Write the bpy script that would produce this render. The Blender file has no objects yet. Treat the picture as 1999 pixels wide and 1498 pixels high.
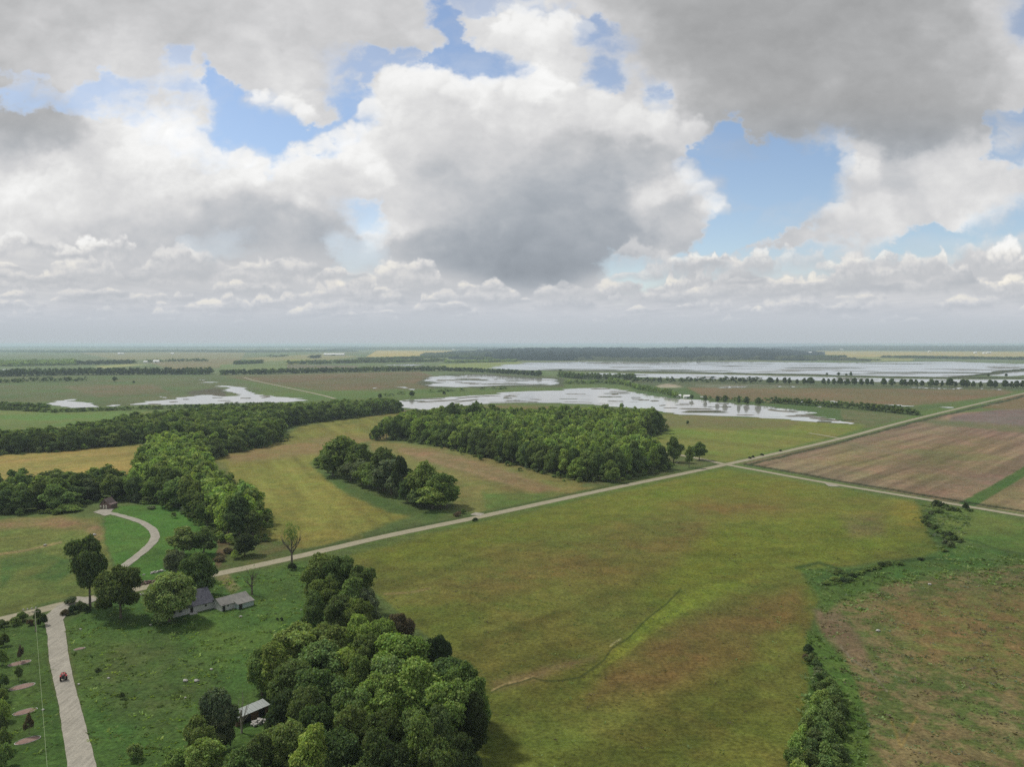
import bpy, math, random
import numpy as np
from mathutils import Vector, Matrix
from mathutils.geometry import tessellate_polygon
random.seed(4); RNG = np.random.RandomState(7)
scene = bpy.context.scene; COL = scene.collection
# ---------------- camera, world, sun, exposure ----------------
CAM_H = 75.; FPX = 1540.; PITCH = math.atan(77./FPX)
cam = bpy.data.objects.new('camera', bpy.data.cameras.new('camera')); COL.objects.link(cam)
cam.location = (0, 0, CAM_H); cam.rotation_euler = (math.pi/2-PITCH, 0, 0)
cam.data.sensor_width = 36; cam.data.lens = 36*FPX/1999.; cam.data.clip_start = 1; cam.data.clip_end = 300000
scene.camera = cam
scene.view_settings.view_transform = 'Standard'; scene.view_settings.look = 'None'
scene.view_settings.exposure = 0; scene.view_settings.gamma = 1
scene.cycles.use_denoising = False; scene.cycles.max_bounces = 5; scene.cycles.diffuse_bounces = 2
scene.cycles.glossy_bounces = 2; scene.cycles.transmission_bounces = 2; scene.cycles.volume_bounces = 1; scene.cycles.transparent_max_bounces = 4
scene.cycles.caustics_reflective = False; scene.cycles.caustics_refractive = False
TOSUN = Vector((-.55, .30, .80)).normalized()
SUN_EL = math.asin(TOSUN.z); SUN_AZ = math.atan2(TOSUN.x, TOSUN.y)
sl = bpy.data.lights.new('sun', 'SUN'); sl.energy = 2.9; sl.angle = math.radians(6); sl.color = (1, .965, .9)
sun = bpy.data.objects.new('sun', sl); COL.objects.link(sun); sun.rotation_euler = TOSUN.to_track_quat('Z', 'Y').to_euler()
sun.location = (-200, 100, 400)
SKY_K = .1        # world background strength

# ---- noise helpers (numpy) ----
def _hash(ix, iy, seed):
    h = (ix.astype(np.int64)*374761393 + iy.astype(np.int64)*668265263 + seed*974711) & 0x7fffffff
    h = ((h ^ (h >> 13))*1274126177) & 0x7fffffff
    h = (h ^ (h >> 16)) & 0xffffff
    return h.astype(np.float32)/float(0xffffff)
def vnoise(x, y, seed=0):
    ix = np.floor(x); iy = np.floor(y); fx = (x-ix).astype(np.float32); fy = (y-iy).astype(np.float32)
    ix = ix.astype(np.int64); iy = iy.astype(np.int64)
    u = fx*fx*fx*(fx*(fx*6-15)+10); v = fy*fy*fy*(fy*(fy*6-15)+10)
    a = _hash(ix, iy, seed); b = _hash(ix+1, iy, seed); c = _hash(ix, iy+1, seed); d = _hash(ix+1, iy+1, seed)
    return (a+(b-a)*u)+((c+(d-c)*u)-(a+(b-a)*u))*v      # 0..1
def fbm(x, y, oct=5, seed=0, gain=.5):
    s = 0.; a = 1.; t = 0.
    for k in range(oct):
        s = s+a*vnoise(x, y, seed+k*17); t += a; a *= gain
        x, y = (x*1.6-y*1.2)+13.7, (x*1.2+y*1.6)+7.1
    return s/t*2-1                                        # about -1..1
def worley(x, y, seed=0):
    ix = np.floor(x).astype(np.int64); iy = np.floor(y).astype(np.int64); best = np.full(x.shape, 9., np.float32)
    for dx in (-1, 0, 1):
        for dy in (-1, 0, 1):
            cx = ix+dx; cy = iy+dy
            px = cx+_hash(cx, cy, seed); py = cy+_hash(cx, cy, seed+5)
            best = np.minimum(best, ((px-x)**2+(py-y)**2).astype(np.float32))
    return np.sqrt(best)
def sstep(a, b, x):
    t = np.clip((x-a)/(b-a), 0, 1); return t*t*(3-2*t)
def lin(c):
    c = np.asarray(c, np.float64)/255.
    return np.where(c <= .04045, c/12.92, ((c+.055)/1.055)**2.4)
def inpoly(px, py, poly):
    """signed distance to a polygon (positive inside), in the units of the points"""
    d = np.full(px.shape, 1e18); ins = np.zeros(px.shape, bool); n = len(poly)
    for i in range(n):
        x0, y0 = poly[i]; x1, y1 = poly[(i+1) % n]; ex, ey = x1-x0, y1-y0
        t = np.clip(((px-x0)*ex+(py-y0)*ey)/(ex*ex+ey*ey+1e-9), 0, 1)
        d = np.minimum(d, (px-x0-t*ex)**2+(py-y0-t*ey)**2)
        c = ((y0 > py) != (y1 > py)) & (px < (x1-x0)*(py-y0)/(y1-y0+1e-12)+x0)
        ins ^= c
    d = np.sqrt(d); return np.where(ins, d, -d)

# ---- the clouds: gaps of blue, tones of the big cumulus banks (directions given in the photo's pixels) ----
GAPS = [  # polygon, strength
 ([(-300,140),(60,160),(130,178),(215,160),(320,180),(360,150),(400,190),(380,250),(320,262),(270,240),(240,215),(180,225),(120,210),(60,200),(-300,215)], .66),
 ([(320,95),(365,100),(370,135),(335,125)], .55),
 ([(395,118),(430,140),(470,185),(520,205),(575,222),(625,250),(655,232),(628,190),(640,160),(700,150),(716,196),(712,240),(690,262),(655,268),(625,292),(590,285),(556,310),(530,338),(512,306),(470,296),(412,296),(375,262),(400,235),(392,180)], 1.),
 ([(415,215),(500,215),(620,255),(600,285),(540,300),(470,290),(410,285)], 1.),
 ([(660,105),(760,112),(840,108),(850,130),(760,142),(700,150),(655,140)], .75),
 ([(852,-20),(905,20),(912,70),(935,98),(985,110),(1030,125),(1040,155),(965,160),(925,160),(880,146),(825,132),(850,105),(868,70),(850,25)], 1.),
 ([(1130,45),(1170,35),(1212,60),(1215,110),(1204,165),(1160,170),(1120,150),(1150,120),(1150,85)], .8),
 ([(850,-40),(1120,-40),(1110,18),(1060,30),(980,22),(900,40),(850,20)], .6),
 ([(1250,165),(1310,180),(1320,218),(1275,228),(1255,205)], .7),
 ([(1436,226),(1482,280),(1560,290),(1640,282),(1665,300),(1660,350),(1645,395),(1610,440),(1520,478),(1440,500),(1398,528),(1366,492),(1380,450),(1418,410),(1398,360),(1362,330),(1380,290),(1410,270)], 1.),
 ([(2300,385),(1999,418),(1900,436),(1800,455),(1740,490),(1700,505),(1800,508),(1880,500),(1960,478),(2300,440)], 1.),
 ([(1935,225),(2300,170),(2300,320),(1985,318),(1930,300)], .8),
 ([(680,402),(745,400),(742,452),(700,458)], .75), ([(640,478),(740,474),(740,520),(660,528)], .38), ([(350,465),(450,468),(450,505),(360,505)], .2),
 ([(1190,515),(1330,505),(1320,550),(1205,555)], .8), ([(1440,490),(1660,485),(1660,530),(1540,545),(1480,545)], .8), ([(1985,-20),(2300,-20),(2300,80),(1985,70)], .7),
]
# x, y, brightness, radius
TONES = """0 0 183 90;100 50 190 90;300 30 189 110;500 50 200 110;700 60 198 110;825 60 206 60;250 122 224 60;350 150 226 50;545 140 226 50;
60 120 192 70;150 155 214 50;520 95 216 40;0 240 172 70;60 270 164 60;120 262 168 40;0 320 190 40;165 300 205 40;210 235 222 40;300 268 247 45;
350 262 247 35;430 312 242 40;492 322 246 26;330 322 233 60;250 345 226 60;100 350 236 60;20 350 240 60;200 402 208 60;300 425 196 60;400 445 188 60;
500 452 184 60;600 462 180 50;100 425 220 60;600 300 242 30;680 290 247 32;562 335 242 32;650 350 212 35;740 340 247 22;550 400 232 40;620 420 203 35;
700 365 224 28;665 465 184 28;760 180 237 40;850 160 241 35;950 180 241 40;1050 168 248 22;1070 160 255 16;755 232 234 45;850 230 220 50;950 205 238 35;
1050 230 224 50;1150 210 222 45;1200 230 230 35;1300 240 236 45;1380 255 226 35;800 300 214 50;900 300 204 55;1000 280 208 50;1100 310 190 55;
1200 320 178 50;1300 325 182 45;900 390 190 55;1000 390 182 60;1100 385 176 60;1180 370 180 45;860 450 165 45;900 490 164 40;950 475 160 60;1050 490 148 60;1000 530 148 45;1080 520 148 40;
1120 460 160 55;1190 480 160 45;1250 465 172 40;1130 515 158 36;1200 400 190 35;1265 400 228 28;1295 380 233 28;1345 355 237 28;1250 430 205 30;1350 430 190 35;1385 400 220 22;
1412 408 228 18;755 445 236 24;720 462 236 20;820 400 204 40;760 395 214 35;730 330 226 28;1000 60 224 40;1080 40 222 35;1060 95 228 30;940 60 222 22;
1150 30 210 40;1210 120 205 40;1250 60 188 55;1350 50 164 60;1500 50 160 80;1700 50 164 80;1850 50 174 60;1950 30 200 40;1350 150 170 60;1500 150 165 80;
1650 150 164 80;1800 150 168 70;1900 150 190 50;1980 120 214 40;1400 225 176 50;1550 230 165 60;1700 230 158 60;1800 250 154 50;1900 222 168 45;
1750 272 152 45;1560 275 166 35;1970 205 202 35;1655 305 216 35;1705 315 222 35;1800 325 216 40;1900 325 216 45;1700 362 206 35;1762 362 200 35;
1850 372 218 35;1950 352 217 40;1650 405 204 35;1725 420 226 32;1900 390 226 32;1600 460 208 40;1700 455 216 40;1540 482 198 35;1800 432 204 35;1960 402 210 35;180 455 200 50;260 455 194 45;560 467 178 40;480 470 182 40;350 464 190 40;680 440 196 24;1300 100 180 50;1420 60 160 60;1620 120 176 50;1760 120 158 60;1580 190 176 40;1850 140 182 40;1680 200 160 50;1950 100 200 35;1330 180 200 35;1480 40 158 50;820 460 178 30;780 470 186 24;1330 450 192 30;1180 440 172 35;1060 440 166 60"""
PUFFS = """205 478 240 60 24;120 492 226 50 18;40 470 232 60 30;470 560 222 60 14;690 560 232 55 26;740 575 226 55 20;815 545 230 50 22;600 610 224 45 12;410 595 224 70 14;
180 575 216 70 14;960 575 222 60 18;1100 585 214 60 20;1210 560 222 50 22;1300 575 216 60 18;1316 548 240 22 20;1405 500 236 26 16;1370 515 192 50 16;1440 545 190 60 14;1450 560 226 70 22;
1520 552 230 40 14;1545 590 220 60 18;1660 530 224 50 24;1752 522 232 50 26;1822 512 240 40 26;1880 545 186 36 18;1700 558 196 70 16;1955 500 246 60 36;1960 555 238 70 26;
1880 590 224 60 14;1640 600 216 60 14;860 600 216 60 14;330 530 212 90 18;560 520 216 80 18;80 540 214 70 16"""

HEADS = """300 272 34;345 266 30;385 292 26;428 312 24;462 316 20;490 326 20;512 322 13;548 338 18;575 318 24;606 304 22;640 290 24;670 280 26;700 262 22;736 340 17;725 222 22;
775 165 30;818 158 30;862 158 32;905 176 26;940 168 22;966 164 14;1000 176 18;1048 166 11;1068 163 13;1090 166 11;1112 176 12;1180 205 26;1240 232 26;1300 240 26;1355 252 24;1372 372 18;1396 402 17;1412 412 13;
1345 348 24;975 62 26;1020 52 32;1065 70 30;1100 50 26;1140 60 18;1660 320 22;1690 340 24;1640 415 22;510 195 22;560 205 24;600 222 20"""

def cloud_layer(PX, PY):
    """PX, PY: arrays of photo pixels. Returns linear rgb of the cloud and its cover."""
    lo = sstep(440, 600, PY)
    k = 1./np.maximum(1.-np.clip(PY, -400, 655)/672., .05)
    wx = fbm(PX/170, PY/150, 5, 3)*46*(1-.65*lo); wy = fbm(PX/170+40, PY/150+9, 5, 11)*34*(1-.75*lo)
    w2 = fbm(PX/30, PY/26, 5, 21)*10*(1-.5*lo); w3 = fbm(PX/30+9, PY/26, 5, 31)*9*(1-.5*lo)
    X = PX+wx*.55+w2; Y = PY+wy*.55+w3
    def bump(s, sx, dx=0., dy=0.):
        a = PX+wx*.5+w2*s/34; b = PY+wy*.5+w3*s/34
        d = worley((a+dx)/s, (b+dy)/(s*.82), sx)
        return np.sqrt(np.clip(1.15-d*d, 0, 2))
    b1 = bump(72., 41); b2 = bump(30., 43); b3 = bump(14., 47)
    bil = np.clip(b1*.45+b2*.35+b3*.2-.35, 0, 1)
    rag = fbm(PX/64+3, PY/44, 7, 401, .62)
    cover = np.ones(PX.shape)
    for poly, st in GAPS:
        xs = [p[0] for p in poly]; ys = [p[1] for p in poly]
        m = (PX > min(xs)-90) & (PX < max(xs)+90) & (PY > min(ys)-80) & (PY < max(ys)+80)
        if not m.any(): continue
        d = inpoly(X[m], Y[m], poly)
        e = (bil[m]-.45)*22*(1-.5*lo[m])
        # upper edges of the cumulus below a gap stay crisp, undersides above it tear into veils
        soft = 9+34*sstep(-.35, .45, fbm(PX[m]/150, PY[m]/120, 2, 201))
        g = sstep(-soft, soft, d-e+10+rag[m]*34)*st
        cover[m] = np.minimum(cover[m], 1-g)
    # torn thin cloud drifting across the gaps
    wisp = fbm(PX/120+5+w2/60, PY/70+w3/60, 6, 77, .58)
    cover = np.where(cover < .999, np.clip(cover+sstep(-.12, .62, wisp)*.62*sstep(0., .4, cover+.16), 0, 1), cover)
    num = np.zeros(PX.shape); den = np.full(PX.shape, 1e-5); num += 205*1e-5
    w5 = fbm(PX/80+3, PY/60, 6, 311, .62)*30; w6 = fbm(PX/80+30, PY/60, 6, 321, .62)*30
    X2 = PX+wx*1.2+w5; Y2 = PY+wy*1.2+w6
    for t in TONES.replace('\n', '').split(';'):
        x, y, b, r = map(float, t.split()); r *= .92
        q = ((X2-x)**2+((Y2-y)*1.15)**2)/(r*r)
        w = 1./(1+q*q)
        num += w*b; den += w
    tone = num/den
    # soft billow light, strongest on the bright heads
    br = sstep(196, 238, tone)
    w4 = fbm(PX/70+3, PY/50, 6, 301, .6)
    r1 = b1-bump(72., 41, 13, 18); r2 = b2-bump(30., 43, 5, 7); r3 = b3-bump(14., 47, 2.5, 3)
    f0 = fbm(PX/22+w2/14, PY/16, 5, 131, .6)
    f1 = fbm(PX/55+wx/60, PY/34+wy/60, 6, 101, .55)
    up = tone+3+w4*7+r1*(-12-9*br)+r2*(-2-11*br)+r3*(-5*br)+f1*(9-2*br)+f0*(2.5+4*br)+fbm(PX/230, PY/120, 4, 103)*8
    edge = 1-sstep(.55, 1., cover)
    up = up+edge*cover*18
    # the far low band
    n1 = fbm((PX-1000)*k/230, k*2.2, 5, 91)
    low = 204+n1*5+fbm(PX/90, PY/34, 5, 93)*8*sstep(660, 600, PY)
    z = sstep(470, 530, PY+wy*.5-62*np.exp(-((PX-1040)/170)**2))
    z = np.maximum(z, sstep(1600, 2000, PX)*sstep(470, 500, PY))
    val = up*(1-z)+low*z
    warmth = np.zeros(PX.shape)
    rng = np.random.RandomState(12)
    puffs = []
    for t in PUFFS.replace('\n', '').split(';'):
        x, y, b, rx, ry = map(float, t.split()); puffs.append((y+ry*.5, x, b, rx, ry, .95))
    for i in range(420):
        t = rng.rand()**.8; base = 505+t*140; x = rng.uniform(-700, 2700)
        if abs(x-1010) < 210 and base < 560: continue
        sc = (672-base)/160.
        rx = rng.uniform(16, 62)*(.25+sc); ry = rng.uniform(9, 26)*(.14+sc)
        puffs.append((base, x, rng.uniform(214, 241)-8*(1-sc)+3, rx, ry, rng.uniform(.35, .85)*(.35+.65*min(1, sc*1.6))))
    puffs.sort(key=lambda p: -p[0])
    for base, x, b, rx, ry, op in puffs:
        m = (np.abs(PX-x) < rx*1.7+20) & (PY > base-ry*2.4-20) & (PY < base+ry*1.6+12)
        if not m.any(): continue
        sx = PX[m]; sy = PY[m]; sc = min(1., ry/22.)
        dx = (sx+w2[m]*2.4*sc-x)/rx; dy = (base-(sy+w3[m]*2.2*sc))/ry          # dy: 0 base .. 2 top
        lump = (np.sqrt(np.clip(1.15-worley(sx/(rx*.34)+x, sy/(ry*.75), 7)**2, 0, 2))-.75)
        lump2 = (np.sqrt(np.clip(1.15-worley(sx/(rx*.13)+x, sy/(ry*.3), 9)**2, 0, 2))-.75)
        top = 1.55*np.sqrt(np.clip(1-dx*dx, 0, 1))*(.72+.28*np.sin(dx*4+x))+lump*.5+lump2*.3
        a = sstep(-.1, .45, top-dy)*sstep(-.95, .45, dy)*sstep(1.15, .8, np.abs(dx))
        sh = sstep(.0, 1.5, dy+lump*.9+lump2*.5-dx*.25)
        c = 186+(b-186)*(.15+.95*sh)+lump2*9*sh
        a = a*op
        val[m] = val[m]*(1-a)+c*a
        cover[m] = cover[m]+(1-cover[m])*a
        warmth[m] = warmth[m]*(1-a)+sh*a*(1-sstep(470, 500, np.float64(base)) * 0)
    for t in HEADS.replace('\n', '').split(';'):
        x, y, r = map(float, t.split()); r *= 1.12
        m = (np.abs(PX-x) < r*2.2) & (np.abs(PY-y) < r*2.2)
        if not m.any(): continue
        sx = PX[m]+w2[m]*.9*min(1, r/20); sy = PY[m]+w3[m]*.9*min(1, r/20)
        q = np.hypot(sx-x, (sy-y)*1.1)/r-(b3[m]-.7)*.42-(b2[m]-.7)*.2+f1[m]*.7
        a = sstep(1.25, .6, q)*sstep(1.7, .1, (sy-y)/r+.5)
        ne = ((sx-x)*.35+(sy-y)*.9)/r
        c = 245-sstep(-.6, 1., ne)*20+f1[m]*10+(b3[m]-.7)*12
        a = a*(.85 if x < 760 or y < 185 and x < 1120 else .5); val[m] = val[m]*(1-a)+np.maximum(c, val[m])*a; cover[m] = cover[m]+(1-cover[m])*a
    fade = sstep(590, 662, PY)
    val = val*(1-fade*.9)+203*fade*.9
    val = np.where((val < 176) & (PY > 290), 176-(176-val)*.8, np.where(val < 176, 176-(176-val)*.75, val))
    val = np.where(val > 242, 242+(val-242)*.6, val)
    lowz = sstep(455, 560, PY)
    warm = sstep(205, 240, val)
    rgb = np.stack([val+warm*lowz*5, val+warm*lowz*.5, val+1-warm*2-warm*lowz*9], -1)
    rgb = rgb+(sstep(222, 160, val)*sstep(180, 360, PY))[..., None]*np.array([-8, -1, 6.])+(sstep(222, 170, val)*sstep(340, 200, PY))[..., None]*np.array([-1, 0, 0.])
    hz = sstep(540, 660, PY)[..., None]*(1-warm[..., None]*.6)
    rgb = rgb+hz*np.array([-4., 0., 6.])
    wgt = sstep(596, 664, PY)[..., None]
    rgb = rgb*(1-wgt)+np.array([186, 193, 199.])*wgt
    cover = np.maximum(cover, sstep(555, 620, PY))
    cover = np.where(PY > 672, 1, cover)
    return lin(np.clip(rgb, 0, 255)), cover


def px_dir(x, y):
    """direction of photo pixels (camera at the origin looking level along +Y, pitched down by PITCH)"""
    cx = (x-999.5)/FPX; cz = -(y-749.)/FPX
    c, s = math.cos(PITCH), math.sin(PITCH)
    return cx, c+cz*s, cz*c-s
world = bpy.data.worlds.new('World'); scene.world = world; world.use_nodes = True
def build_world():
    U0, U1, V0, V1 = -.80, .80, -.02, .66
    W, Hh = 1888, 800
    u, v = np.meshgrid(np.linspace(U0, U1, W), np.linspace(V0, V1, Hh))
    c, s = math.cos(PITCH), math.sin(PITCH)          # texel direction (u, 1, v) back to photo pixels
    dy = c-v*s; dz = v*c+s
    PX = 999.5+FPX*u/dy; PY = 749.-FPX*dz/dy
    rgb, cov = cloud_layer(PX, PY)
    buf = np.ones((Hh, W, 4), np.float32); buf[..., :3] = rgb; buf[..., 3] = cov
    img = bpy.data.images.new('cloud_field', W, Hh, alpha=True, float_buffer=True)
    img.colorspace_settings.name = 'Linear Rec.709'; img.alpha_mode = 'CHANNEL_PACKED'
    img.pixels.foreach_set(buf.ravel()); img.update(); img.pack()
    nt = world.node_tree; N = nt.nodes; L = nt.links; N.clear()
    tc = N.new('ShaderNodeTexCoord'); sp = N.new('ShaderNodeSeparateXYZ'); L.new(tc.outputs['Generated'], sp.inputs[0])
    def m(op, a, b=None):
        n = N.new('ShaderNodeMath'); n.operation = op
        for i, q in enumerate((a, b)):
            if q is None: continue
            if isinstance(q, (int, float)): n.inputs[i].default_value = q
            else: L.new(q, n.inputs[i])
        return n.outputs[0]
    ay = m('MAXIMUM', m('ABSOLUTE', sp.outputs[1]), 1e-4)
    uu = m('DIVIDE', sp.outputs[0], ay); vv = m('MAXIMUM', m('DIVIDE', sp.outputs[2], ay), 0.001)
    cb = N.new('ShaderNodeCombineXYZ')
    L.new(m('DIVIDE', m('SUBTRACT', uu, U0), U1-U0), cb.inputs[0]); L.new(m('DIVIDE', m('SUBTRACT', vv, V0), V1-V0), cb.inputs[1])
    im = N.new('ShaderNodeTexImage'); im.image = img; im.extension = 'MIRROR'; im.interpolation = 'Linear'
    L.new(cb.outputs[0], im.inputs[0])
    sk = N.new('ShaderNodeTexSky'); sk.sky_type = 'NISHITA'; sk.sun_disc = False
    sk.sun_elevation = SUN_EL; sk.sun_rotation = SUN_AZ; sk.altitude = 150; sk.air_density = 1.; sk.dust_density = .6; sk.ozone_density = 1.5
    tint = N.new('ShaderNodeMix'); tint.data_type = 'RGBA'; tint.blend_type = 'MULTIPLY'; tint.inputs[0].default_value = 1
    L.new(sk.outputs[0], tint.inputs[6]); tint.inputs[7].default_value = (1.36, 1.30, 1.28, 1)
    up = N.new('ShaderNodeMix'); up.data_type = 'RGBA'; up.blend_type = 'MULTIPLY'; up.inputs[0].default_value = 1
    L.new(im.outputs[0], up.inputs[6]); up.inputs[7].default_value = (1/SKY_K, 1/SKY_K, 1/SKY_K, 1)
    mx = N.new('ShaderNodeMix'); mx.data_type = 'RGBA'; L.new(im.outputs[1], mx.inputs[0])
    L.new(tint.outputs[2], mx.inputs[6]); L.new(up.outputs[2], mx.inputs[7])
    bg = N.new('ShaderNodeBackground'); bg.inputs[1].default_value = SKY_K; L.new(mx.outputs[2], bg.inputs[0])
    out = N.new('ShaderNodeOutputWorld'); L.new(bg.outputs[0], out.inputs[0])
    world.cycles.sampling_method = 'MANUAL'; world.cycles.sample_map_resolution = 1024
build_world()
# ---------------- placing: a photo pixel met with the ground ----------------
def G(x, y, h=0.):
    dx, dy, dz = px_dir(x, y); t = (CAM_H-h)/(-dz); return dx*t, dy*t
def GV(x, y, z=0.): a, b = G(x, y, z); return Vector((a, b, z))
def depth(y, h=0.): return G(999.5, y, h)[1]
def tag(o, label=None, cat=None, group=None, kind=None):
    if label: o['label'] = label
    if cat: o['category'] = cat
    if group: o['group'] = group
    if kind: o['kind'] = kind
    return o
def link(name, me, mat=None, parent=None):
    o = bpy.data.objects.new(name, me); COL.objects.link(o)
    if mat is not None and me is not None and not me.materials: me.materials.append(mat)
    if parent is not None: o.parent = parent
    return o
def np_mesh(name, co, faces, cols=None, smooth=False, attr='tint'):
    """faces: (n,4) or (n,3) int array; cols per vertex rgb"""
    me = bpy.data.meshes.new(name); n, k = faces.shape
    me.vertices.add(len(co)); me.vertices.foreach_set('co', np.ascontiguousarray(co, np.float32).ravel())
    me.loops.add(n*k); me.loops.foreach_set('vertex_index', np.ascontiguousarray(faces, np.int32).ravel())
    me.polygons.add(n); me.polygons.foreach_set('loop_start', np.arange(0, n*k, k, dtype=np.int32))
    me.polygons.foreach_set('loop_total', np.full(n, k, np.int32))
    me.polygons.foreach_set('use_smooth', np.full(n, smooth, bool))
    me.update(calc_edges=True)
    if cols is not None:
        a = me.attributes.new(attr, 'FLOAT_COLOR', 'POINT'); c = np.ones((len(co), 4), np.float32); c[:, :3] = cols
        a.data.foreach_set('color', c.ravel())
    return me
def mat_base(name, col=(.5, .5, .5), rough=.8, spec=.2):
    m = bpy.data.materials.new(name); m.use_nodes = True; b = m.node_tree.nodes['Principled BSDF']
    b.inputs['Base Color'].default_value = (*col, 1); b.inputs['Roughness'].default_value = rough
    b.inputs['Specular IOR Level'].default_value = spec; return m
def nd(m, t): return m.node_tree.nodes.new(t)
def ln(m, a, b): m.node_tree.links.new(a, b)
def mixc(m, mode, fac, a, b):
    n = nd(m, 'ShaderNodeMix'); n.data_type = 'RGBA'; n.blend_type = mode
    for i, q in ((0, fac), (6, a), (7, b)):
        if hasattr(q, 'is_linked') or hasattr(q, 'links'): ln(m, q, n.inputs[i])
        elif i == 0: n.inputs[0].default_value = q
        else: n.inputs[i].default_value = (*q, 1) if len(q) == 3 else q
    return n.outputs[2]
def mnoise(m, scale, det=4, rough=.55, vec=None, stretch=None, rot=0):
    n = nd(m, 'ShaderNodeTexNoise'); n.inputs['Scale'].default_value = scale; n.inputs['Detail'].default_value = det; n.inputs['Roughness'].default_value = rough
    if vec is None: vec = nd(m, 'ShaderNodeNewGeometry').outputs['Position']
    if stretch:
        mp = nd(m, 'ShaderNodeMapping'); mp.inputs['Scale'].default_value = stretch; mp.inputs['Rotation'].default_value = (0, 0, rot); ln(m, vec, mp.inputs[0]); vec = mp.outputs[0]
    ln(m, vec, n.inputs['Vector']); return n.outputs[0]
def ramp(m, src, stops):
    r = nd(m, 'ShaderNodeValToRGB'); e = r.color_ramp.elements
    while len(e) < len(stops): e.new(.5)
    for k, (p, c) in enumerate(stops): e[k].position = p; e[k].color = (*c, 1) if len(c) == 3 else c
    ln(m, src, r.inputs[0]); return r.outputs[0]
def g3(v): return (v, v, v)
def bump(m, src, strength, dist):
    b = nd(m, 'ShaderNodeBump'); b.inputs['Strength'].default_value = strength; b.inputs['Distance'].default_value = dist
    ln(m, src, b.inputs['Height']); ln(m, b.outputs[0], m.node_tree.nodes['Principled BSDF'].inputs['Normal'])

# ---------------- the ground: one sheet, its grass, crop and soil colours in a colour attribute ----------------
ROAD_MAIN = [(-260,1268),(-60,1226),(0,1211),(60,1197),(120,1182),(200,1165),(300,1144),(420,1122),(520,1101),(600,1083),(760,1046),(930,1011),(1180,957),(1400,911),(1640,857),(1800,815),(1999,768),(2130,740)]
ROAD_CROSS = [(1276,880),(1300,884),(1370,897),(1415,907),(1480,919),(1600,941),(1850,983),(1999,1008),(2260,1050)]
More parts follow.
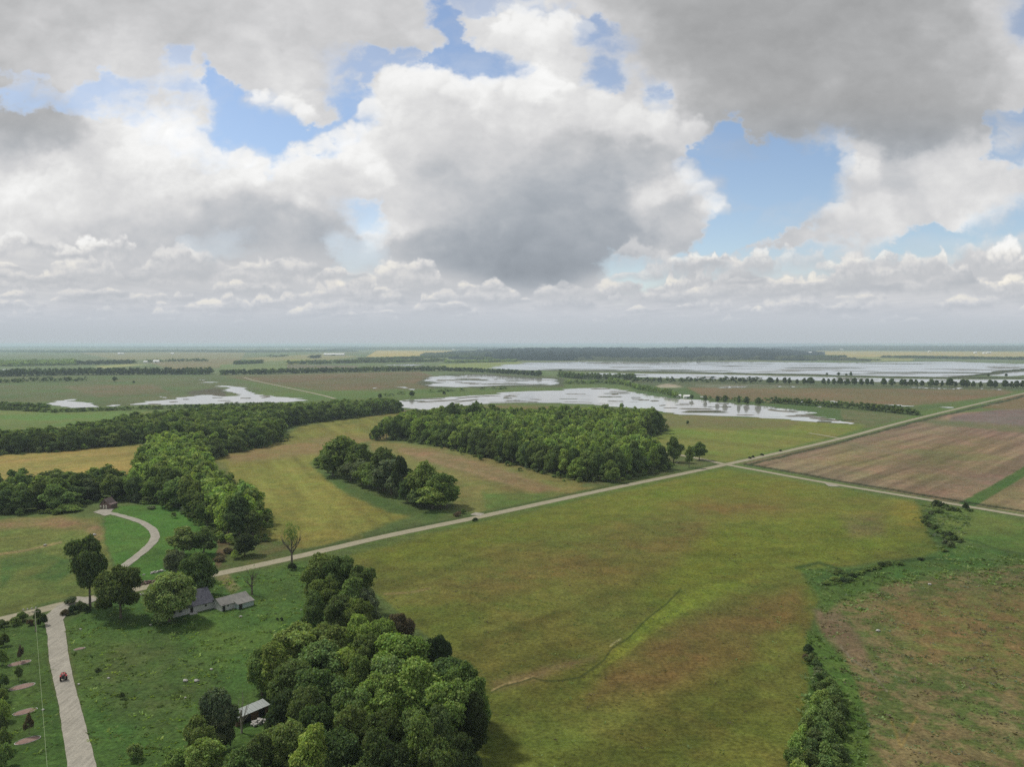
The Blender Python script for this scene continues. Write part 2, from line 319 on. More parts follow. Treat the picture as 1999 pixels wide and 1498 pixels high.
# key: (polygon, colour A, colour B, patch size m, B amount, feather px, rows (p0, p1, period m, amount), name)
R_ = [
 ('', [(-500,672),(2600,672),(2600,735),(-500,735)], (104,122,82), (118,118,88), 500, .5, 2, None),
 ('crop_field', [(150,688),(480,688),(470,702),(230,703)], (138,134,98), (128,132,92), 300, .4, 1.2, None),
 ('', [(285,705),(470,700),(480,716),(330,722)], (134,124,94), (122,126,86), 150, .5, 1.5, None),
 ('', [(470,700),(640,690),(700,696),(640,704),(520,706)], (146,142,98), (128,134,88), 200, .5, 1.2, None),
 ('crop_field', [(735,685),(885,685),(885,697),(715,697)], (186,168,100), (176,160,104), 200, .3, .9, None),
 ('', [(556,703),(612,703),(600,711),(548,712)], (156,156,72), (140,146,80), 100, .4, 1, None),
 ('', [(560,712),(700,714),(690,721),(560,721)], (118,112,96), (110,116,90), 100, .4, 1.5, None),
 ('', [(855,712),(1010,705),(1030,712),(960,722),(870,719)], (136,146,86), (122,140,84), 150, .4, 1.2, None),
 ('', [(180,716),(250,711),(292,712),(205,719)], (160,164,108), (150,158,100), 80, .3, 1, None),
 ('', [(430,712),(560,704),(560,722),(500,728),(430,726)], (112,130,82), (124,130,84), 120, .5, 1.5, None),
 ('crop_field', [(1585,686),(1999,687),(2500,688),(2500,699),(1999,698),(1800,695),(1640,699)], (180,164,106), (165,158,108), 300, .5, 1, None),
 ('', [(1640,699),(1790,697),(1780,705),(1640,705)], (148,150,96), (130,140,90), 100, .5, 1, None),
 ('meadow', [(-500,735),(430,733),(480,748),(520,765),(400,780),(250,793),(-500,793)], (92,112,68), (106,106,78), 70, .6, 1.5, None),
 ('', [(130,756),(300,750),(330,766),(190,776)], (118,108,84), (104,110,74), 40, .5, 4, None),
 ('', [(360,768),(420,756),(440,762),(440,775),(380,775)], (96,90,78), (86,96,68), 30, .5, 3, None),
 ('crop_field', [(440,736),(640,730),(820,726),(870,741),(850,758),(760,764),(640,764),(520,750)], (116,102,78), (100,106,70), 90, .55, 2, None),
 ('', [(500,766),(620,764),(900,757),(1100,758),(1000,768),(780,780),(680,784),(600,779)], (92,116,62), (104,116,64), 40, .5, 2.5, None),
 ('', [(830,738),(880,730),(960,730),(1100,738),(1100,756),(840,758),(810,750)], (84,94,70), (96,92,76), 30, .5, 2.5, None),
 ('marsh', [(1100,738),(2500,744),(2500,770),(1960,762),(1340,758),(1200,748)], (88,102,74), (104,108,80), 60, .5, 2, None),
 ('crop_field', [(1340,757),(1960,761),(1990,768),(1850,786),(1780,792),(1500,785),(1380,778)], (126,108,84), (110,110,76), 90, .45, 2, None),
 ('', [(1965,776),(2300,700),(2500,800),(1999,801),(1915,797)], (126,108,82), (112,110,74), 80, .4, 2, None),
 ('', [(1230,752),(1340,757),(1380,778),(1510,787),(1780,794),(1860,790),(1700,822),(1640,830),(1560,806),(1300,782),(1240,768)], (82,106,62), (94,106,66), 30, .6, 2, None),
 ('', [(1640,800),(1800,812),(1700,838),(1650,832)], (100,110,74), (116,112,84), 20, .6, 3, None),
 ('sandbank', [(1276,756),(1290,751),(1302,749.5),(1318,751.5),(1334,756),(1300,758)], (176,170,154), (150,146,130), 10, .5, 1, None),
 ('', [(1350,752),(1500,752),(1600,756),(1400,758)], (140,138,124), (96,106,80), 40, .7, 2, None),
 ('meadow', [(-500,800),(400,803),(560,799),(520,820),(340,840),(180,856),(-500,880)], (100,130,66), (122,124,76), 50, .55, 3, None),
 ('', [(760,800),(870,802),(1000,790),(1290,806),(1560,822),(1660,832),(1560,842),(1300,850),(1200,830),(900,830),(740,830)], (112,112,66), (120,104,74), 40, .6, 3, None),
 ('meadow', [(1235,850),(1300,812),(1560,822),(1690,832),(1645,853),(1440,903),(1395,900),(1290,884)], (116,130,62), (126,122,72), 45, .55, 4, ((1290,880),(1440,900),9,.10)),
 ('', [(1240,835),(1310,810),(1560,824),(1540,838),(1330,835)], (120,112,78), (112,120,70), 40, .5, 6, None),
 ('hay_field', [(-500,900),(0,889),(150,878),(272,868),(300,880),(260,940),(60,952),(-500,975)], (158,140,82), (142,136,76), 35, .55, 3, ((0,930),(270,885),6,.06)),
 ('hay_field', [(405,905),(440,870),(540,860),(590,830),(780,803),(815,812),(790,850),(725,858),(640,890),(612,905),(640,940),(720,985),(800,1008),(640,1064),(530,1082),(505,1040),(430,960)], (128,130,66), (138,130,72), 26, .5, 5, ((520,1070),(450,900),5,.12)),
 ('', [(440,888),(640,852),(790,848),(720,862),(630,885),(520,900),(450,905)], (140,124,86), (128,128,74), 20, .6, 7, None),
 ('', [(412,895),(440,905),(470,990),(520,1065),(500,1070),(440,975),(405,925)], (120,124,76), (98,116,64), 12, .6, 7, None),
 ('', [(395,1040),(450,1040),(452,1100),(420,1118),(398,1100)], (118,100,76), (100,112,64), 6, .5, 6, None),
 ('', [(455,1062),(560,1055),(580,1082),(520,1098),(430,1116),(440,1085)], (94,112,62), (112,106,72), 8, .6, 5, None),
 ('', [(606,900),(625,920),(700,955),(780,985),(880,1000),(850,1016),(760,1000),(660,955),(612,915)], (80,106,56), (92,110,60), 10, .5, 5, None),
 ('', [(640,1068),(800,1030),(930,1000),(1200,945),(1300,922),(1300,932),(1180,950),(930,1004),(760,1040),(620,1076)], (98,116,66), (118,110,80), 8, .6, 4, None),
 ('hay_field', [(725,860),(870,872),(1000,905),(1120,938),(1185,950),(935,1002),(890,992),(870,960),(800,915),(720,880)], (132,126,78), (112,124,68), 22, .6, 5, ((780,880),(1000,950),7,.06)),
 ('', [(770,872),(860,880),(1010,925),(1090,955),(1050,960),(930,930),(820,900)], (150,126,98), (128,118,80), 14, .6, 7, None),
 ('', [(940,960),(1100,962),(1030,985),(950,995)], (98,122,62), (110,120,66), 12, .5, 7, None),
 ('verge', [(1225,900),(1290,884),(1410,905),(1300,930),(1180,954),(1130,948)], (92,112,66), (110,108,74), 9, .6, 4, None),
 ('meadow', [(680,1088),(930,1022),(1180,967),(1410,917),(1640,955),(1815,985),(1800,1010),(1835,1075),(1800,1090),(1640,1108),(1605,1160),(1575,1250),(1590,1390),(1530,1510),(1500,1640),(900,1640),(940,1400),(900,1300),(760,1180),(700,1130)], (108,118,54), (120,116,62), 26, .5, 5, ((700,1120),(1400,950),8,.10)),
 ('', [(700,1085),(930,1024),(1180,970),(1410,920),(1600,955),(1450,990),(1250,1010),(1000,1050),(760,1105)], (112,126,50), (120,116,58), 16, .45, 22, None),
 ('', [(900,1120),(1150,1060),(1400,960),(1520,965),(1560,1010),(1400,1060),(1200,1120),(1000,1165),(820,1170)], (122,110,62), (110,116,56), 18, .6, 34, None),
 ('', [(1400,1020),(1650,1000),(1800,1050),(1700,1090),(1500,1110),(1350,1150),(1260,1180),(1240,1160),(1330,1100)], (118,128,52), (108,118,52), 13, .5, 26, None),
 ('', [(1180,1290),(1240,1230),(1300,1175),(1380,1140),(1480,1125),(1400,1165),(1330,1200),(1260,1250),(1200,1300)], (128,142,56), (116,126,56), 7, .5, 10, None),
 ('', [(1290,1240),(1400,1180),(1560,1150),(1580,1230),(1450,1300),(1300,1350),(1150,1370),(1180,1310)], (122,107,64), (108,106,56), 13, .6, 28, None),
 ('', [(1480,1250),(1560,1210),(1580,1330),(1520,1420),(1460,1330)], (112,122,56), (106,106,56), 10, .5, 22, None),
 ('', [(960,1330),(1020,1315),(1100,1290),(1160,1285),(1090,1312),(1020,1335),(962,1350)], (134,120,84), (116,112,64), 5, .6, 11, None),
 ('', [(1755,985),(1810,990),(1800,1020),(1770,1025),(1740,1005)], (140,134,60), (120,126,58), 6, .6, 16, None),
 ('', [(1640,1010),(1720,1005),(1730,1045),(1660,1050)], (124,116,74), (112,120,58), 8, .6, 14, None),
 ('meadow', [(1825,1005),(1870,990),(1999,1017),(2400,1060),(2400,1150),(1999,1082),(1900,1062),(1850,1045)], (98,124,62), (112,122,66), 12, .5, 6, None),
 ('', [(1560,1110),(1640,1110),(1830,1085),(1860,1060),(1999,1085),(2400,1150),(2400,1200),(1999,1150),(1760,1150),(1660,1200),(1620,1230),(1590,1260),(1580,1240),(1600,1170)], (84,116,60), (96,116,62), 10, .5, 8, None),
 ('rough_pasture', [(1590,1200),(1640,1165),(1720,1140),(1999,1100),(2400,1150),(2400,1640),(1680,1640),(1690,1498),(1690,1400),(1665,1330),(1620,1270)], (98,114,64), (134,123,90), 3.6, .9, 9, None),
 ('', [(1720,1180),(1999,1150),(2300,1200),(1999,1320),(1800,1300),(1760,1240)], (120,122,72), (138,116,82), 4, .8, 40, None),
 ('', [(1585,1190),(1640,1195),(1680,1250),(1700,1300),(1660,1290),(1610,1240)], (134,118,96), (118,110,82), 3, .6, 8, None),
 ('', [(1600,1150),(1660,1140),(1690,1110),(1760,1110),(1700,1160),(1640,1175),(1610,1200)], (88,118,58), (96,120,60), 6, .5, 8, None),
 ('', [(1575,1230),(1600,1240),(1660,1300),(1700,1420),(1680,1640),(1500,1640),(1560,1440),(1580,1330)], (84,114,54), (92,116,56), 5, .5, 6, None),
 ('crop_field', [(1448,905),(1640,862),(1800,820),(1850,808),(1999,798),(2400,820),(2400,930),(1999,913),(1873,984),(1640,942)], (140,117,105), (126,115,90), 34, .6, 2, ((1470,905),(1840,815),4.5,.16)),
 ('', [(1560,900),(1700,860),(1850,850),(1999,880),(1980,900),(1800,945),(1680,930)], (126,120,86), (140,118,102), 26, .7, 26, ((1470,905),(1840,815),4.5,.16)),
 ('', [(1860,812),(1950,800),(2400,800),(2400,850),(1999,834),(1850,822)], (124,110,108), (112,100,96), 30, .5, 3, ((1860,815),(1999,820),8,.06)),
 ('', [(1815,818),(1999,834),(2400,850),(2400,860),(1999,845),(1800,826)], (110,112,84), (122,116,90), 20, .5, 4, None),
 ('', [(1868,984),(1999,912),(2400,840),(2400,880),(1999,930),(1903,990)], (78,108,56), (90,112,60), 8, .5, 2.5, None),
 ('crop_field', [(1905,988),(1999,932),(2400,890),(2400,1060),(1999,1003)], (144,128,102), (130,124,88), 16, .6, 2, ((1905,985),(1999,935),4,.12)),
 ('crop_field', [(-500,1020),(0,1016),(110,1005),(195,1012),(206,1045),(204,1062),(225,1120),(190,1158),(130,1168),(0,1204),(-500,1310)], (108,122,64), (118,124,68), 10, .5, 3, ((0,1190),(150,1150),3,.06)),
 ('', [(-500,1030),(0,1018),(120,1010),(190,1020),(204,1045),(190,1058),(160,1032),(80,1028),(0,1034),(-500,1060)], (146,124,94), (124,124,74), 5, .6, 7, None),
 ('', [(0,1090),(80,1078),(170,1100),(110,1140),(60,1128),(110,1098),(40,1112),(0,1150)], (82,110,56), (100,118,60), 5, .6, 7, None),
 ('lawn', [(203,1010),(235,990),(330,984),(395,1008),(425,1058),(420,1110),(330,1130),(225,1140),(228,1110),(206,1062)], (82,124,54), (92,124,58), 7, .5, 3, None),
 ('lawn', [(128,1215),(200,1178),(420,1132),(600,1093),(620,1140),(680,1260),(560,1500),(500,1640),(230,1640),(188,1498),(150,1330)], (82,112,56), (92,118,60), 9, .55, 4, None),
 ('', [(380,1200),(480,1230),(560,1200),(540,1260),(440,1290),(380,1260)], (98,122,60), (88,114,58), 6, .5, 24, None),
 ('', [(220,1260),(330,1240),(420,1330),(330,1440),(230,1400),(190,1330)], (84,106,56), (96,112,66), 3.5, .7, 26, None),
 ('lawn', [(-500,1280),(0,1226),(85,1204),(92,1230),(96,1300),(118,1400),(132,1498),(150,1640),(-500,1640)], (80,110,54), (88,112,56), 6, .5, 3, None),
 ('', [(416,1126),(445,1122),(470,1150),(452,1162),(438,1145)], (138,128,92), (104,118,66), 3, .6, 4, None),
]
# polyline strokes: points, colour, half width px, strength
L_ = [
 ([(960,1352),(985,1340),(1015,1334),(1040,1324),(1060,1330),(1090,1331),(1130,1324)], (66,80,40), 1.6, .8),
 ([(960,1349),(985,1337),(1015,1331),(1040,1321)], (176,160,116), 1.6, .7),
 ([(1130,1324),(1180,1290),(1195,1268),(1230,1245),(1260,1212),(1300,1180),(1330,1150)], (74,86,42), 1.7, .8), ([(1140,1328),(1190,1296),(1240,1258),(1275,1215),(1310,1185),(1345,1160)], (128,140,60), 4, .5),
 ([(1193,1262),(1203,1254),(1212,1249)], (176,176,130), 1.8, .7),
 ([(760,1150),(850,1140),(900,1145),(1000,1130),(1100,1105),(1250,1080)], (104,98,56), 3, .35),
 ([(750,1160),(800,1158),(840,1150)], (156,136,100), 2.2, .5),
 ([(1555,1110),(1600,1100),(1625,1108),(1650,1116),(1700,1110),(1760,1096),(1820,1091),(1868,1097)], (62,86,44), 3, .8),
 ([(1610,1130),(1660,1125),(1720,1112)], (66,90,48), 7, .6),
 ([(1880,1052),(1910,1060),(1950,1074),(1999,1082),(2200,1120)], (70,96,50), 2, .7),
 ([(0,1083),(60,1073),(120,1060)], (158,140,104), 2.2, .7), ([(-300,1140),(0,1083)], (158,140,104), 2.2, .7),
 ([(1640,1262),(1665,1290),(1700,1312),(1730,1350)], (150,142,128), 1.8, .6),
 ([(1740,1410),(1760,1460),(1790,1400)], (160,140,84), 2.6, .5), ([(1880,1320),(1940,1345),(1999,1370)], (162,144,96), 1.6, .5),
 ([(1800,980),(1815,1010),(1822,1040),(1845,1060),(1850,1085)], (74,104,56), 12, .7),
 ([(1452,906),(1600,932),(1640,940),(1850,975),(1999,999),(2300,1046)], (52,62,40), 1.8, .95),
 ([(1438,900),(1640,852),(1800,810),(1999,764)], (92,118,60), 2.2, .7), ([(1460,908),(1640,864),(1800,821),(1999,774)], (58,70,46), 1.8, .95),
 ([(590,1090),(760,1052),(930,1017),(1180,963),(1400,916)], (96,120,58), 3.5, .6),
 ([(590,1077),(760,1039),(930,1005),(1180,951),(1400,905)], (74,94,52), 2.6, .75),
 ([(780,880),(900,915),(1000,945)], (156,132,104), 3, .45), ([(450,862),(600,838),(770,812)], (104,110,58), 1.6, .5),
 ([(0,905),(150,890),(270,882)], (172,150,100), 1.6, .4), ([(0,925),(140,905)], (172,150,100), 1.6, .35),
 ([(520,1000),(620,1040),(700,1050)], (140,136,66), 8, .25), ([(440,960),(520,1010),(600,1030)], (116,126,60), 6, .3),
 ([(60,1270),(75,1268)], (120,100,80), 2, .0),
]
KREF = np.array([1.64, 1.67, 1.92])
def build_ground():
    dys = [968., 960.]; d = 960.
    while d > 1.15:
        d -= max(.55, min(2.2, d*.02+.35)) if d < 90 else 2.1
        if d > 1.15: dys.append(d)
    dys.append(1.15)
    # rows by distance, columns fanning out with it: a fan-shaped sheet reaching the horizon
    ys = 672.+np.array(dys); xs = np.arange(-430, 2431, 2.3)
    X, Y = np.meshgrid(xs, ys); nr, nc = X.shape
    dx, dy, dz = px_dir(X.ravel(), Y.ravel()); t = CAM_H/(-dz); wx = dx*t; wy = dy*t
    px = X.ravel(); py = Y.ravel()
    # ragged natural outlines
    jx = px+fbm(wx/9, wy/9, 4, 5)*4.+fbm(wx/60, wy/60, 3, 6)*3; jy = py+(fbm(wx/9, wy/9, 4, 8)*3.+fbm(wx/60, wy/60, 3, 9)*2)*np.clip((py-672)/160, .08, 1)
    col = np.tile(lin((96,114,66)), (px.size, 1)); rid = np.zeros(px.size, np.int32)
    n_small = fbm(wx/1.7, wy/1.7, 4, 61); n_mid = fbm(wx/14, wy/14, 5, 62); n_big = fbm(wx/90, wy/90, 4, 63)
    names = ['ground']
    for key, poly, A, B, sc, amt, fe, rows in R_:
        xs_ = [p[0] for p in poly]; ys_ = [p[1] for p in poly]; pad = fe*2+8
        m = np.nonzero((px > min(xs_)-pad) & (px < max(xs_)+pad) & (py > min(ys_)-pad) & (py < max(ys_)+pad))[0]
        if not len(m): continue
        qx, qy = jx[m], jy[m]
        if fe < 2.2: qx = px[m]; qy = py[m]
        w = sstep(-fe, fe, inpoly(qx, qy, poly))
        f = fbm(wx[m]/sc, wy[m]/sc, 5, int(sc*10)+int(A[0]), .58)
        if key == 'rough_pasture' or sc <= 4: f = f*1.2+.35*fbm(wx[m]/(sc*.35), wy[m]/(sc*.35), 3, 71)
        mixv = (sstep(-.30, .30, f)*amt)[:, None]
        c = lin(A)*(1-mixv)+lin(B)*mixv
        if rows:
            a = np.array(G(*rows[0])); b = np.array(G(*rows[1])); dr = (b-a)/np.linalg.norm(b-a)
            s_ = (-(wx[m]-a[0])*dr[1]+(wy[m]-a[1])*dr[0]); al = (wx[m]-a[0])*dr[0]+(wy[m]-a[1])*dr[1]
            st = fbm(s_/rows[2], al/(rows[2]*22), 3, 81)*1.3
            c = c*(1+(st*rows[3]*2.2)[:, None])
        w = w[:, None]; col[m] = col[m]*(1-w)+c*w
        if key:
            names.append(key); k = len(names)-1
            sd = inpoly(px[m], py[m], poly); rid[m[sd > 0]] = k
    for pts, c, hw, st in L_:
        xs_ = [p[0] for p in pts]; ys_ = [p[1] for p in pts]; pad = hw*3+4
        m = np.nonzero((px > min(xs_)-pad) & (px < max(xs_)+pad) & (py > min(ys_)-pad) & (py < max(ys_)+pad))[0]
        dmin = np.full(len(m), 1e9); qx = px[m]+n_mid[m]*2.5; qy = py[m]+n_mid[m]*1.2
        for (x0, y0), (x1, y1) in zip(pts[:-1], pts[1:]):
            ex, ey = x1-x0, y1-y0; tt = np.clip(((qx-x0)*ex+(qy-y0)*ey)/(ex*ex+ey*ey), 0, 1)
            dmin = np.minimum(dmin, np.hypot(qx-x0-tt*ex, qy-y0-tt*ey))
        w = (sstep(hw*1.6, hw*.4, dmin)*st*(.75+.5*(n_small[m]*.5+.5)))[:, None]; w = np.clip(w, 0, 1)
        col[m] = col[m]*(1-w)+lin(c)*w
    near = np.clip((py-760)/300, .25, 1)
    col *= (1+near*(n_small*.26+n_mid*.20)+n_big*.14)[:, None]
    gr = (fbm(wx/5, wy/5, 4, 91)*.10+fbm(wx/36, wy/36, 4, 92)*.10)[:, None]
    col = col*(1+gr*np.array([1., -.35, .1]))
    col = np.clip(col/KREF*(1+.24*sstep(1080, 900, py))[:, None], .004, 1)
    co = np.stack([wx, wy, np.zeros_like(wx)], -1)
    i = np.arange((nr-1)*(nc-1)); r = i//(nc-1); c_ = i % (nc-1); a = r*nc+c_
    F = np.stack([a, a+1, a+1+nc, a+nc], -1)
    fid = rid[F].max(1) if False else rid[a]
    m = bpy.data.materials.new('ground_cover'); m.use_nodes = True; b = m.node_tree.nodes['Principled BSDF']
    at = nd(m, 'ShaderNodeAttribute'); at.attribute_name = 'tint'
    n1 = ramp(m, mnoise(m, 1.1, 6, .68), [(.3, g3(.5)), (.7, g3(1.5))])
    n2 = ramp(m, mnoise(m, .16, 5, .6), [(.3, g3(.82)), (.7, g3(1.18))])
    c1 = mixc(m, 'MULTIPLY', 1., at.outputs['Color'], n1); c2 = mixc(m, 'MULTIPLY', 1., c1, n2)
    ln(m, c2, b.inputs['Base Color']); b.inputs['Roughness'].default_value = .95; b.inputs['Specular IOR Level'].default_value = .1
    bump(m, mnoise(m, .9, 6, .7), .5, .5)
    NAMES = dict(crop_field='field', hay_field='field', meadow='meadow', marsh='marsh', sandbank='sandbank', rough_pasture='field', lawn='lawn', verge='grass_verge')
    for k, nm in enumerate(names):
        sel = F[fid == k]
        if not len(sel): continue
        u, inv = np.unique(sel.ravel(), return_inverse=True)
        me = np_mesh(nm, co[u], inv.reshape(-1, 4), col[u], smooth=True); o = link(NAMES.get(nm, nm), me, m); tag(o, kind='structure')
    # the land beyond the sheet's sides and behind the drone
    S = 130000.; me = bpy.data.meshes.new('terrain'); me.from_pydata([(-S, -S, -.35), (S, -S, -.35), (S, S, -.35), (-S, S, -.35)], [], [(0, 1, 2, 3)])
    gm = mat_base('terrain_grass', (.085, .115, .04), .95, .1)
    ln(gm, ramp(gm, mnoise(gm, .01, 6, .6), [(.3, (.07, .11, .035)), (.7, (.14, .12, .06))]), gm.node_tree.nodes['Principled BSDF'].inputs['Base Color'])
    tag(link('terrain', me, gm), kind='structure')
build_ground()

def ragged(pts, step, amp, rng, closed=True):
    """subdivide an outline (world metres) and roughen it"""
    out = []; n = len(pts)
    for i in range(n if closed else n-1):
        a = np.array(pts[i]); b = np.array(pts[(i+1) % n]); d = np.linalg.norm(b-a); k = max(1, int(d/step))
        for j in range(k): out.append(a+(b-a)*j/k)
    if not closed: out.append(np.array(pts[-1]))
    P = np.array(out); s = step*6.
    P = P+np.stack([fbm(P[:, 0]/s, P[:, 1]/s, 4, 3), fbm(P[:, 0]/s+50, P[:, 1]/s, 4, 4)], -1)*amp
    return P
def flat_poly(name, pts, z, mat, kind='structure', skirt=0.):
    P = [Vector((p[0], p[1], z)) for p in pts]; tri = tessellate_polygon([P])
    me = bpy.data.meshes.new(name); n = len(P)
    faces = [tuple(t) for t in tri]
    # face up
    a, b, c = (P[k] for k in faces[0])
    if (b-a).cross(c-a).z < 0: faces = [(t[0], t[2], t[1]) for t in faces]
    me.from_pydata([tuple(p) for p in P], [], faces); o = link(name, me, mat)
    if kind: o['kind'] = kind
    return o
def smooth_line(pts, n=6):
    P = [np.array(p, float) for p in pts]; P = [2*P[0]-P[1]]+P+[2*P[-1]-P[-2]]; out = []
    for i in range(1, len(P)-2):
        for j in range(n):
            t = j/n; a, b, c, d = P[i-1:i+3]
            out.append(.5*((2*b)+(c-a)*t+(2*a-5*b+4*c-d)*t*t+(-a+3*b-3*c+d)*t**3))
    out.append(P[-2]); return out
def ribbon(name, world_pts, width, z, mat, edge=.25, smooth=True, step=2.5):
    P = smooth_line(world_pts) if smooth else [np.array(p, float) for p in world_pts]
    Q = []
    for a, b in zip(P[:-1], P[1:]):
        k = max(1, int(np.linalg.norm(b-a)/step))
        for j in range(k): Q.append(a+(b-a)*j/k)
    Q.append(P[-1]); Q = np.array(Q); T = np.gradient(Q, axis=0); T /= np.linalg.norm(T, axis=1)[:, None]; Nn = np.stack([-T[:, 1], T[:, 0]], -1)
    n = len(Q); off = [-.5, -.3, 0, .3, .5]; V = []
    for k, o_ in enumerate(off):
        j = (fbm(np.arange(n)*step/3.+k*9, np.zeros(n)+k, 3, 7+k)*edge)[:, None]*(1 if k in (0, 4) else .3)
        zz = z+(.0 if k in (0, 4) else .04)
        V.append(np.concatenate([Q+Nn*(o_*width+j), np.full((n, 1), zz)], 1))
    V = np.concatenate(V); F = []
    for k in range(4):
        a = np.arange(n-1)+k*n; F.append(np.stack([a, a+1, a+1+n, a+n], -1))
    F = np.concatenate(F)[:, ::-1]
    us = np.zeros((len(V), 3)); us[:, 0] = np.repeat(off, n)+.5
    o = link(name, np_mesh(name, V, F, us, True, 'lane'), mat); o['kind'] = 'structure'; return o

def gravel(name, c1, c2, ruts=True):
    m = mat_base(name, c1, .95, .1); b = m.node_tree.nodes['Principled BSDF']
    c = mixc(m, 'MIX', ramp(m, mnoise(m, .35, 6, .65), [(.35, g3(0)), (.65, g3(1))]), c1, c2)
    c = mixc(m, 'MULTIPLY', 1., c, ramp(m, mnoise(m, 3.5, 5, .75), [(.3, g3(.72)), (.7, g3(1.24))]))
    if not ruts: c = mixc(m, 'MULTIPLY', 1., c, ramp(m, mnoise(m, 1., 4, .6, None, (1.6, .11, 1), -.55), [(.35, g3(.84)), (.65, g3(1.12))]))
    if ruts:
        at = nd(m, 'ShaderNodeAttribute'); at.attribute_name = 'lane'
        sx = nd(m, 'ShaderNodeSeparateColor'); ln(m, at.outputs['Color'], sx.inputs[0])
        rr = ramp(m, sx.outputs[0], [(0, (.62, .66, .5)), (.12, (.92, .93, .86)), (.3, (1.1, 1.08, 1.05)), (.5, (.88, .9, .84)), (.7, (1.1, 1.08, 1.05)), (.88, (.92, .93, .86)), (1, (.62, .66, .5))])
        c = mixc(m, 'MULTIPLY', .8, c, rr)
    ln(m, c, b.inputs['Base Color']); bump(m, mnoise(m, 6, 4, .7), .4, .08); return m
M_GRAVEL = gravel('road_gravel', (.32, .29, .21), (.26, .235, .17))
M_GRAVEL2 = gravel('drive_gravel', (.33, .305, .25), (.275, .255, .21), False)
W_ = lambda pts: [G(*p) for p in pts]
ribbon('road', W_(ROAD_MAIN), 5.6, .03, M_GRAVEL)
ribbon('road', W_(ROAD_CROSS), 5.0, .075, M_GRAVEL)
ribbon('farm_track', W_([(476,737),(500,744),(560,757),(620,770),(655,779)]), 5.5, .12, M_GRAVEL, .6, step=12)
ribbon('farm_track', W_([(782,801),(800,804),(822,808),(834,811)]), 3.4, .1, M_GRAVEL, .6, step=8)
ribbon('farm_track', W_([(1580,846),(1600,849),(1622,853),(1645,857)]), 3.4, .02, M_GRAVEL, .5, step=6)
ribbon('farm_track', W_([(1915,789),(1935,790),(1952,792)]), 4, .1, M_GRAVEL, .6, step=10)
ribbon('farm_track', W_([(322,712),(300,706),(286,707)]), 7, .5, M_GRAVEL, 1, step=30)
ribbon('farm_track', W_([(1750,997),(1700,1000)]), .1, .01, M_GRAVEL, .0, step=30) if False else None
drv = smooth_line(W_([(212,1158),(222,1135),(236,1112),(262,1091),(288,1070),(302,1052),(299,1037),(278,1021),(248,1011),(222,1004),(206,1001)]))
ribbon('driveway', drv, 3.3, .1, M_GRAVEL2, .3, smooth=False)
flat_poly('driveway', ragged(W_([(181,1001),(196,995.5),(223,993.5),(217,1000),(219,1005),(205,1008),(192,1004)]), 1.2, .5, RNG), .12, M_GRAVEL2)
near_poly = [(84,1206),(96,1198),(112,1184),(140,1170),(150,1166),(176,1168),(196,1170),(160,1186),(132,1198),(123,1212),(128,1232),(133,1275),(142,1322),(153,1366),(165,1410),(177,1455),(189,1500),(206,1570),(225,1640),(166,1640),(146,1560),(132,1500),(122,1430),(113,1370),(104,1330),(95,1285),(92,1240)]
flat_poly('driveway', ragged(W_(near_poly), .5, .14, RNG), .13, M_GRAVEL2)
for q in ([(918,1006),(928,1001),(945,1003),(938,1008)], [(1608,944),(1628,947),(1640,951),(1618,950)], [(856,815),(870,811),(872,814),(858,818)], [(793,815),(804,812),(803,815),(794,817)]):
    flat_poly('gravel_pad', ragged(W_(q), .8, .4, RNG), .09, M_GRAVEL2)
# ditches along the right-hand roads are dark strokes in the ground colour
# ---------------- water ----------------
def water_mat(name, mud_amount, stretch, col=(.30, .29, .26), ior=1.5):
    m = bpy.data.materials.new(name); m.use_nodes = True; b = m.node_tree.nodes['Principled BSDF']
    b.inputs['Base Color'].default_value = (*col, 1); b.inputs['Roughness'].default_value = .07; b.inputs['IOR'].default_value = ior
    b.inputs['Specular IOR Level'].default_value = .6
    n = mnoise(m, 1., 6, .62, None, stretch, 0); mask = ramp(m, n, [(mud_amount-.03, g3(1)), (mud_amount+.02, g3(0))])
    mud = nd(m, 'ShaderNodeBsdfDiffuse'); mud.inputs[0].default_value = (.115, .11, .09, 1)
    mx = nd(m, 'ShaderNodeMixShader'); ln(m, mask, mx.inputs[0]); ln(m, b.outputs[0], mx.inputs[1]); ln(m, mud.outputs[0], mx.inputs[2])
    ln(m, mx.outputs[0], m.node_tree.nodes['Material Output'].inputs[0])
    bump(m, mnoise(m, .6, 4, .6, None, (1, 1, 1)), .06, .12)
    return m
M_LAKE = water_mat('lake_water', .405, (.0028, .0085, 1), (.36, .35, .34)); M_POND = water_mat('pond_water', .365, (.014, .05, 1), (.42, .41, .39)); M_CLEAR = water_mat('pool_water', .02, (.02, .05, 1), (.42, .41, .39))
